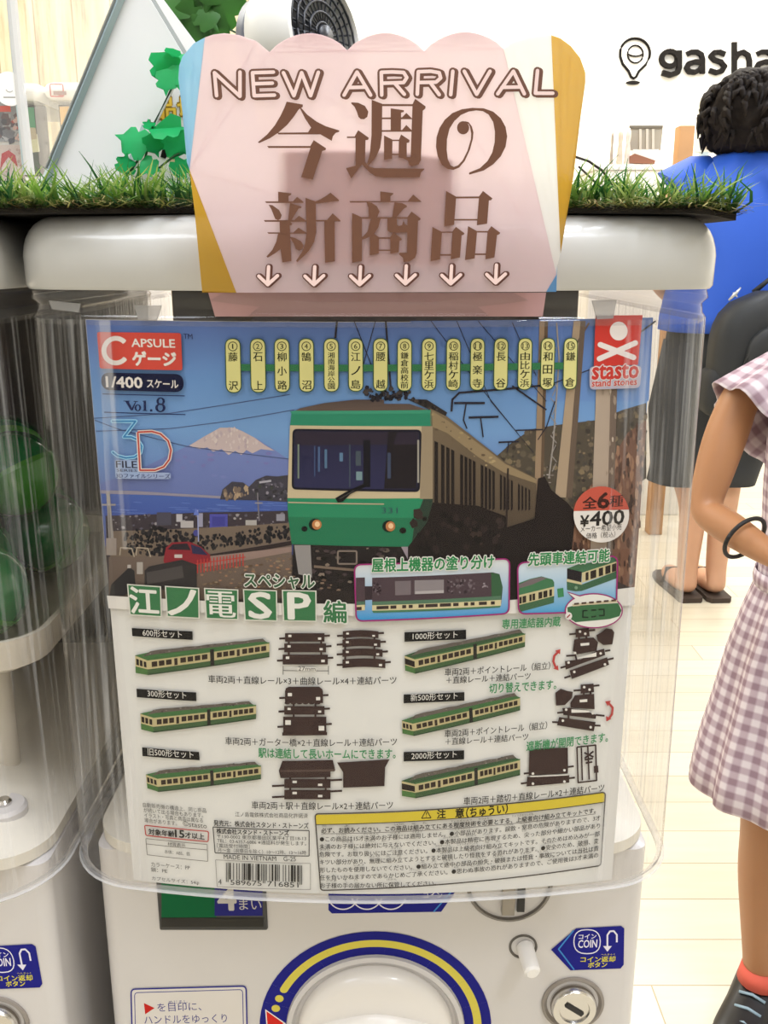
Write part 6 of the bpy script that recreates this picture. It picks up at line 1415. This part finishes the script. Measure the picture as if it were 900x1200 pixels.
def dress_ring(z, rx, ry, cx, cy, fold, n=96, ph=0.0):
    out = []
    for i in range(n):
        t = 2 * math.pi * i / n; k = 1 + fold * (.6 * math.sin(9 * t + ph) + .4 * math.sin(14 * t + 1.3 + ph))
        out.append(Vector((cx + rx * k * math.cos(t), cy + ry * k * math.sin(t), z + fold * .05 * math.sin(9 * t + ph))))
    return out
prof = [(.386, .155, .128, .07), (.389, .158, .130, .07), (.42, .155, .126, .065), (.46, .149, .120, .06), (.50, .141, .112, .055), (.58, .127, .100, .05), (.64, .112, .090, .035), (.675, .101, .083, .02), (.69, .098, .080, .012), (.72, .098, .080, .008), (.80, .104, .081, .004), (.87, .106, .078, .002), (.915, .098, .070, 0), (.945, .072, .055, 0)]
cloth('dress', [dress_ring(z, rx, ry, bx - .006, GY, f) for z, rx, ry, f in prof], 90, girl, GING)
# frilled sleeves
for sx, s0, ta in ((-1, V['rs0'][0] + Vector((.034, 0, .016)), Vector((-.80, -.15, -.60))), (1, V['ls0'][0] + Vector((-.034, 0, .016)), Vector((.80, -.15, -.60)))):
    d = ta.normalized(); s_, u_, _ = frame_of(d); rings = []
    for j in range(8):
        t = j / 7; r = .057 + .011 * t ** .8
        rings.append([s0 + d * (.108 * t) + (s_ * math.cos(a) + u_ * math.sin(a)) * r * (1 + .10 * t * math.sin(7 * a)) for a in [2 * math.pi * i / 48 for i in range(48)]])
    cloth('sleeve', rings, 36, girl, GING)
# sash strip at the waist
cloth('waistband', [dress_ring(z, rx, ry, bx - .006, GY, 0) for z, rx, ry in ((.672, .103, .085), (.682, .104, .086), (.692, .103, .085))], 80, girl, GING)
# black hair tie on the wrist
wc = el.lerp(wr, .62); s_, u_, _ = frame_of(dr); bm = bmesh.new(); rr = .0275
tube_bm(bm, [wc + (s_ * math.cos(a) + u_ * math.sin(a)) * rr + dr * .004 * math.sin(a) for a in [2 * math.pi * i / 40 for i in range(43)]], .0026, 8); from_bm('wristband', bm, mat('band_black', '#141012', .6), girl, True)
# sneakers and socks
def shoe(parent, an, dv, L, m, sole_m, name='sneaker', h=.085, w=.036, sock=None):
    dv = Vector(dv).normalized(); r = Vector((-dv.y, dv.x, 0)); rings = []
    for t, hw, top in ((-.30, .45, .75), (-.27, .80, .95), (-.15, .95, 1.0), (0, .95, .92), (.2, .98, .72), (.42, 1.06, .56), (.58, 1.0, .46), (.68, .72, .36), (.72, .35, .25)):
        c = Vector((an.x, an.y, 0)) + dv * t * L; hh = h * top; ring_ = []
        for a in range(16):
            q = 2 * math.pi * a / 16; x = math.cos(q); y = math.sin(q)
            ring_.append(c + r * w * hw * (abs(x) ** .8) * (1 if x > 0 else -1) + Vector((0, 0, .012 + (hh - .012) * (.5 + .5 * (abs(y) ** .7) * (1 if y > 0 else -1)))))
        rings.append(ring_)
    bm = bmesh.new(); loft_bm(bm, rings); o = auto_smooth(from_bm(name, bm, m, parent), 60)
    out = []
    for t, hw in ((-.31, .5), (-.28, .85), (-.15, 1.0), (.05, 1.0), (.25, 1.04), (.45, 1.12), (.6, 1.04), (.70, .75), (.735, .4)): out.append((t, hw))
    pts = [Vector((an.x, an.y, .0005)) + dv * t * L + r * w * hw for t, hw in out] + [Vector((an.x, an.y, .0005)) + dv * t * L - r * w * hw for t, hw in reversed(out)]
    bm = bmesh.new(); prism_bm(bm, pts, (0, 0, .014)); from_bm('sole', bm, sole_m, o)
    if sock:
        bm = bmesh.new(); tube_bm(bm, [Vector((an.x, an.y, h * .80)), Vector((an.x, an.y, h * 1.08))], [.031, .0265], 20); from_bm('sock', bm, sock, parent, True)
    return o
SN = mat('sneaker_black', '#17171a', .35, coat=.2, noise_amt=.15, noise_scale=40); SOLE = mat('sole_grey', '#9a9690', .6); SOCK = mat('coral_sock', '#d8604e', .8)
for an, dv in ((ra, (-.6, -.8, 0)), (V['lan'][0], (.25, -.97, 0))):
    so_ = shoe(girl, an, dv, .165, SN, SOLE, h=.088, w=.037, sock=SOCK)
    d = Vector(dv).normalized(); r = Vector((-d.y, d.x, 0)); c = Vector((an.x, an.y, .058)) + d * .045; sg = -1 if dv[0] < 0 else 1
    bm = bmesh.new(); cc = c - r * .036 * (-1 if sg > 0 else 1) * -1 + Vector((0, 0, -.012))
    for k in range(5):
        a = k * 2 * math.pi / 5; tube_bm(bm, [cc, cc + (d * math.cos(a) + Vector((0, 0, 1)) * math.sin(a)) * .014], [.003, .0016], 6)
    from_bm('star_badge', bm, mat('badge_silver', '#8f9498', .3, metal=.7), so_, True)
    bm = bmesh.new()
    for k in range(4): q = c + d * (-.03 + .018 * k) + Vector((0, 0, .016 - .010 * k)); tube_bm(bm, [q - r * .018, q + Vector((0, 0, .004)), q + r * .018], .0022, 6)
    from_bm('laces', bm, mat('lace_blue', '#8fa6b4', .6), so_, True)

# ---- the adult in blue, seen from behind
AY = 2.9; ax_ = at(884, 130, AY).x; hz = at(880, 135, AY).z
adult = thing('person', 'person in a blue T-shirt and dark shorts with dark bushy hair, seen from behind', 'person', (ax_, AY, 0))
V = {'pelvis': (Vector((ax_, AY, .86)), (.15, .12)), 'waist': (Vector((ax_, AY, 1.0)), (.15, .115)), 'chest': (Vector((ax_, AY, 1.17)), (.17, .12)), 'neckb': (Vector((ax_, AY, 1.315)), .07), 'neck': (Vector((ax_, AY + .01, 1.365)), .055),
     'h0': (Vector((ax_, AY + .03, 1.41)), (.07, .08)), 'h1': (Vector((ax_, AY + .02, 1.465)), (.078, .095)), 'h2': (Vector((ax_, AY + .01, 1.52)), (.072, .088)), 'h3': (Vector((ax_, AY + .01, 1.555)), .04)}
E = [('pelvis', 'waist'), ('waist', 'chest'), ('chest', 'neckb'), ('neckb', 'neck'), ('neck', 'h0'), ('h0', 'h1'), ('h1', 'h2'), ('h2', 'h3')]
for t, sx in (('l', -1), ('r', 1)):
    s0 = Vector((ax_ + sx * .19, AY, 1.27)); e0 = Vector((ax_ + sx * .235, AY + .03, 1.02)); w0_ = Vector((ax_ + sx * .13, AY + .24, .95))
    V[t + 's0'] = (Vector((ax_ + sx * .11, AY, 1.285)), .056); V[t + 's'] = (s0, .055); V[t + 'u'] = (s0.lerp(e0, .5), .047); V[t + 'e'] = (e0, .037); V[t + 'f'] = (e0.lerp(w0_, .4), .036); V[t + 'w'] = (w0_, .026)
    E += [('neckb', t + 's0'), (t + 's0', t + 's'), (t + 's', t + 'u'), (t + 'u', t + 'e'), (t + 'e', t + 'f'), (t + 'f', t + 'w')]
    add_hand(V, E, t + 'h', w0_, (w0_ - e0), Vector((0, 0, 1)), 1.0, t + 'w', .5)
    hx = ax_ + sx * .085 - .02; fx = ax_ - .075 if sx < 0 else ax_ + .018
    V[t + 'hip'] = (Vector((ax_ + sx * .085, AY, .80)), .10); V[t + 'th'] = (Vector((ax_ + sx * .09 - .03, AY, .62)), .085); V[t + 'kn'] = (Vector((ax_ + sx * .07 - .045, AY, .44)), .052); V[t + 'ca'] = (Vector((fx, AY - .012, .31)), .047); V[t + 'an'] = (Vector((fx, AY, .085)), .034); V[t + 'he'] = (Vector((fx, AY - .03, .04)), .032); V[t + 'to'] = (Vector((fx - .01, AY + .13, .035)), .034); V[t + 'tt'] = (Vector((fx - .01, AY + .18, .03)), .024)
    E += [('pelvis', t + 'hip'), (t + 'hip', t + 'th'), (t + 'th', t + 'kn'), (t + 'kn', t + 'ca'), (t + 'ca', t + 'an'), (t + 'an', t + 'he'), (t + 'he', t + 'to'), (t + 'to', t + 'tt')]
bm = skin_bm(V, E, 'pelvis'); hc = Vector((ax_, AY + .02, 1.475)); face_bits(bm, hc, (0, 1, 0), 1.05); from_bm('body', bm, SKIN2, adult, True); eyes(adult, hc, (0, 1, 0), 1.05)
# hair: bushy bob
bm = bmesh.new(); t_ = bmesh.new(); bmesh.ops.create_icosphere(t_, subdivisions=5, radius=1)
for v in t_.verts:
    p = v.co.copy(); n1 = noise.noise(p * 2.6) * .13 + noise.noise(p * 7) * .06
    q = Vector((p.x * .148, p.y * .125, p.z * .118)); q.x *= 1 + .10 * max(0, -p.z); q *= (1 + n1)
    if p.y > .2 and p.z < .25: q.y = min(q.y, .055)
    if p.z < -.55: q.z = -.085 + (p.z + .55) * .06 + .014 * noise.noise(p * 9)
    v.co = Vector((ax_ - .004, AY - .012, 1.468)) + q
me = bpy.data.meshes.new('t'); t_.to_mesh(me); t_.free(); bm.from_mesh(me); bpy.data.meshes.remove(me)
rnd = random.Random(5)
for k in range(240):
    th, ph = rnd.uniform(0, 6.283), rnd.uniform(-.6, 1.2); d = Vector((math.cos(th) * math.cos(ph), math.sin(th) * math.cos(ph) - .1, math.sin(ph)))
    if d.y > .35 and d.z < .3: continue
    p = Vector((ax_ - .004, AY - .012, 1.468)) + Vector((d.x * .150, d.y * .127, d.z * .117)); sw = Vector((-d.y, d.x, 0)) * rnd.uniform(-.03, .03)
    tube_bm(bm, [p - d * .006, p + sw * .5 + Vector((0, 0, -.012)) + d * .006, p + sw + Vector((0, 0, -.045)) + d * rnd.uniform(.0, .012)], [.010, .008, .0015], 6)
from_bm('hair', bm, mat('bushy_hair', '#1d1714', .75, noise_amt=.4, noise_scale=70, bump=.9, spec=.2), adult, True)
# T-shirt
SHIRT = mat('blue_jersey', '#2457c4', .6, noise_amt=.06, noise_scale=8)
def body_ring(z, rx, ry, n=72, fold=0.0, dy=0.0): 
    return [Vector((ax_ + rx * (1 + fold * math.sin(6 * t + z * 12)) * math.copysign(abs(math.cos(t)) ** .8, math.cos(t)), AY + dy + ry * (1 + fold * math.sin(7 * t + z * 9)) * math.copysign(abs(math.sin(t)) ** .9, math.sin(t)), z)) for t in [2 * math.pi * i / n for i in range(n)]]
cloth('t_shirt', [body_ring(*r) for r in ((.86, .218, .158, 72, .02), (.90, .218, .156, 72, .02), (1.0, .206, .148, 72, .02), (1.1, .204, .146, 72, .012), (1.2, .212, .142, 72, .005), (1.26, .212, .128), (1.295, .196, .112), (1.325, .160, .098), (1.35, .112, .084), (1.366, .080, .070))], 72, adult, SHIRT, thick=.004)
for t, sx in (('l', -1), ('r', 1)):
    p0, p1 = V[t + 's0'][0] + Vector((sx * .01, 0, .0)), V[t + 'u'][0].lerp(V[t + 'e'][0], .35); d = (p1 - p0).normalized(); s_, u_, _ = frame_of(d)
    mid = V[t + 's'][0]
    path = [p0, p0.lerp(mid, .6) + Vector((0, 0, .008)), mid + Vector((sx * .012, 0, .004)), mid.lerp(p1, .4) + Vector((sx * .01, 0, 0)), p1]
    rings = []
    for j, p in enumerate(path):
        dd = (path[min(j + 1, 4)] - path[max(j - 1, 0)]); s_, u_, _ = frame_of(dd); r = (.072, .072, .070, .070, .072)[j]
        rings.append([p + (s_ * math.cos(a) + u_ * math.sin(a)) * r for a in [2 * math.pi * i / 32 for i in range(32)]])
    cloth('sleeve', rings, 32, adult, SHIRT, thick=.004)
bm = bmesh.new()                               # thin dark reflective tape on the back
tp = [at(885, 186, AY), at(888, 205, AY), at(890, 222, AY), at(891, 240, AY)]
rings = [[Vector((p.x - .009, AY - .1515, p.z)), Vector((p.x + .009, AY - .1515, p.z)), Vector((p.x + .009, AY - .135, p.z)), Vector((p.x - .009, AY - .135, p.z))] for p in tp]; loft_bm(bm, rings); from_bm('back_tape', bm, mat('tape_dark', '#2c3140', .4), adult)
SHORTS = mat('charcoal_shorts', '#2b2d31', .8, noise_amt=.1, noise_scale=20)
cloth('shorts_waist', [body_ring(z, rx, ry) for z, rx, ry in ((.72, .19, .135), (.80, .198, .14), (.88, .19, .135), (.93, .18, .13))], 60, adult, SHORTS, thick=.004)
for t in 'lr':
    path = [V[t + 'hip'][0] + Vector((0, 0, .03)), V[t + 'th'][0], V[t + 'kn'][0], V[t + 'kn'][0] + Vector((-.01, 0, -.05))]; rings = []
    for j, p in enumerate(path): rings.append([p + Vector((math.cos(a), math.sin(a), 0)) * (.115, .112, .098, .096)[j] * (1 + .03 * math.sin(5 * a)) for a in [2 * math.pi * i / 36 for i in range(36)]])
    cloth('shorts_leg', rings, 36, adult, SHORTS, thick=.004)
    an = V[t + 'an'][0]; dv = Vector((-.05, 1, 0)).normalized(); r = Vector((-dv.y, dv.x, 0)); base = Vector((an.x, an.y, 0))
    out = [(-.065, .030), (-.05, .040), (0, .040), (.08, .046), (.15, .050), (.20, .042), (.225, .022)]
    pts = [base + dv * a + r * w for a, w in out] + [base + dv * a - r * w for a, w in reversed(out)]
    bm = bmesh.new(); prism_bm(bm, pts, (0, 0, .016)); sd = from_bm('sandal', bm, mat('sandal_brown', '#3c2f27', .7), adult)
    bm = bmesh.new(); tube_bm(bm, [base + dv * .10 + r * .042 + Vector((0, 0, .015)), base + dv * .105 + r * .028 + Vector((0, 0, .062)), base + dv * .105 - r * .028 + Vector((0, 0, .062)), base + dv * .10 - r * .042 + Vector((0, 0, .015))], .007, 8); from_bm('strap', bm, mat('sandal_brown', '#3c2f27'), sd, True)
# ---- backpack worn low on the back
BKM = mat('backpack_black', '#191c20', .6, noise_amt=.12, noise_scale=14)
bc = Vector((at(897, 410, 2.66).x, 2.655, at(890, 420, 2.66).z))
bp_ = thing('backpack', 'black backpack with a silver zip pull hanging low on the person in blue', 'backpack', (bc.x, bc.y, bc.z - .19))
def pack(name, cx, cy, cz, hx, hy, hz_, m, parent, r=.5):
    rings = []
    for j in range(13):
        t = -1 + 2 * j / 12; k = (1 - abs(t) ** 3.2) ** .45 if abs(t) < 1 else .12; k = max(k, .25)
        rings.append([Vector((cx + hx * k * math.copysign(abs(math.cos(a)) ** .55, math.cos(a)), cy + hy * (.35 + .65 * k) * math.copysign(abs(math.sin(a)) ** .6, math.sin(a)), cz + hz_ * t)) for a in [2 * math.pi * i / 40 for i in range(40)]])
    bm = bmesh.new(); loft_bm(bm, rings); return auto_smooth(from_bm(name, bm, m, parent), 50)
pack('main_compartment', bc.x, bc.y, bc.z, .158, .072, .185, BKM, bp_); pk = pack('front_pocket', bc.x + .03, bc.y - .070, bc.z - .02, .115, .028, .125, BKM, bp_); pack('side_pocket', bc.x - .140, bc.y, bc.z - .09, .035, .055, .07, mat('mesh_pocket', '#1b1d20', .7), bp_)
bm = bmesh.new(); pts = [Vector((bc.x + .03 + .120 * math.cos(a), bc.y - .082, bc.z - .03 + .125 * math.sin(a))) for a in [math.pi * i / 16 for i in range(17)]]; tube_bm(bm, pts, .0035, 6); from_bm('zip', bm, mat('zip_black', '#101214', .4), pk, True)
z0 = at(861, 343, 2.58); bm = bmesh.new(); tube_bm(bm, [at(854, 352, 2.575), at(862, 344, 2.57), at(868, 337, 2.575)], [.003, .005, .002], 6); tube_bm(bm, [at(859, 343, 2.57), at(864, 348, 2.57)], .002, 6); from_bm('zip_pull', bm, mat('zip_silver', '#b8bcc0', .3, metal=.8), bp_, True)
for sx in (-.075, .085):
    bm = bmesh.new(); P0 = Vector((bc.x + sx, bc.y + .06, bc.z + .15)); pts = [P0, P0 + Vector((0, .075 if False else .0, .10)), Vector((P0.x, AY - .168, 1.15)), Vector((P0.x, AY - .155, 1.27)), Vector((P0.x, AY - .10, 1.345)), Vector((P0.x, AY, 1.362)), Vector((P0.x, AY + .125, 1.30)), Vector((P0.x, AY + .17, 1.15))]
    tube_bm(bm, pts[:3] if sx < 0 else pts, .010, 8); 
    if sx > 0: from_bm('shoulder_strap', bm, mat('strap_black', '#17191b', .7), bp_, True)
    else: bm.free()
bm = bmesh.new(); tube_bm(bm, [Vector((bc.x - .04, bc.y + .03, bc.z + .18)), Vector((bc.x, bc.y + .03, bc.z + .215)), Vector((bc.x + .04, bc.y + .03, bc.z + .18))], .008, 8); from_bm('carry_handle', bm, mat('strap_black', '#17191b'), bp_, True)
bpy.data.objects.remove(_tobj)
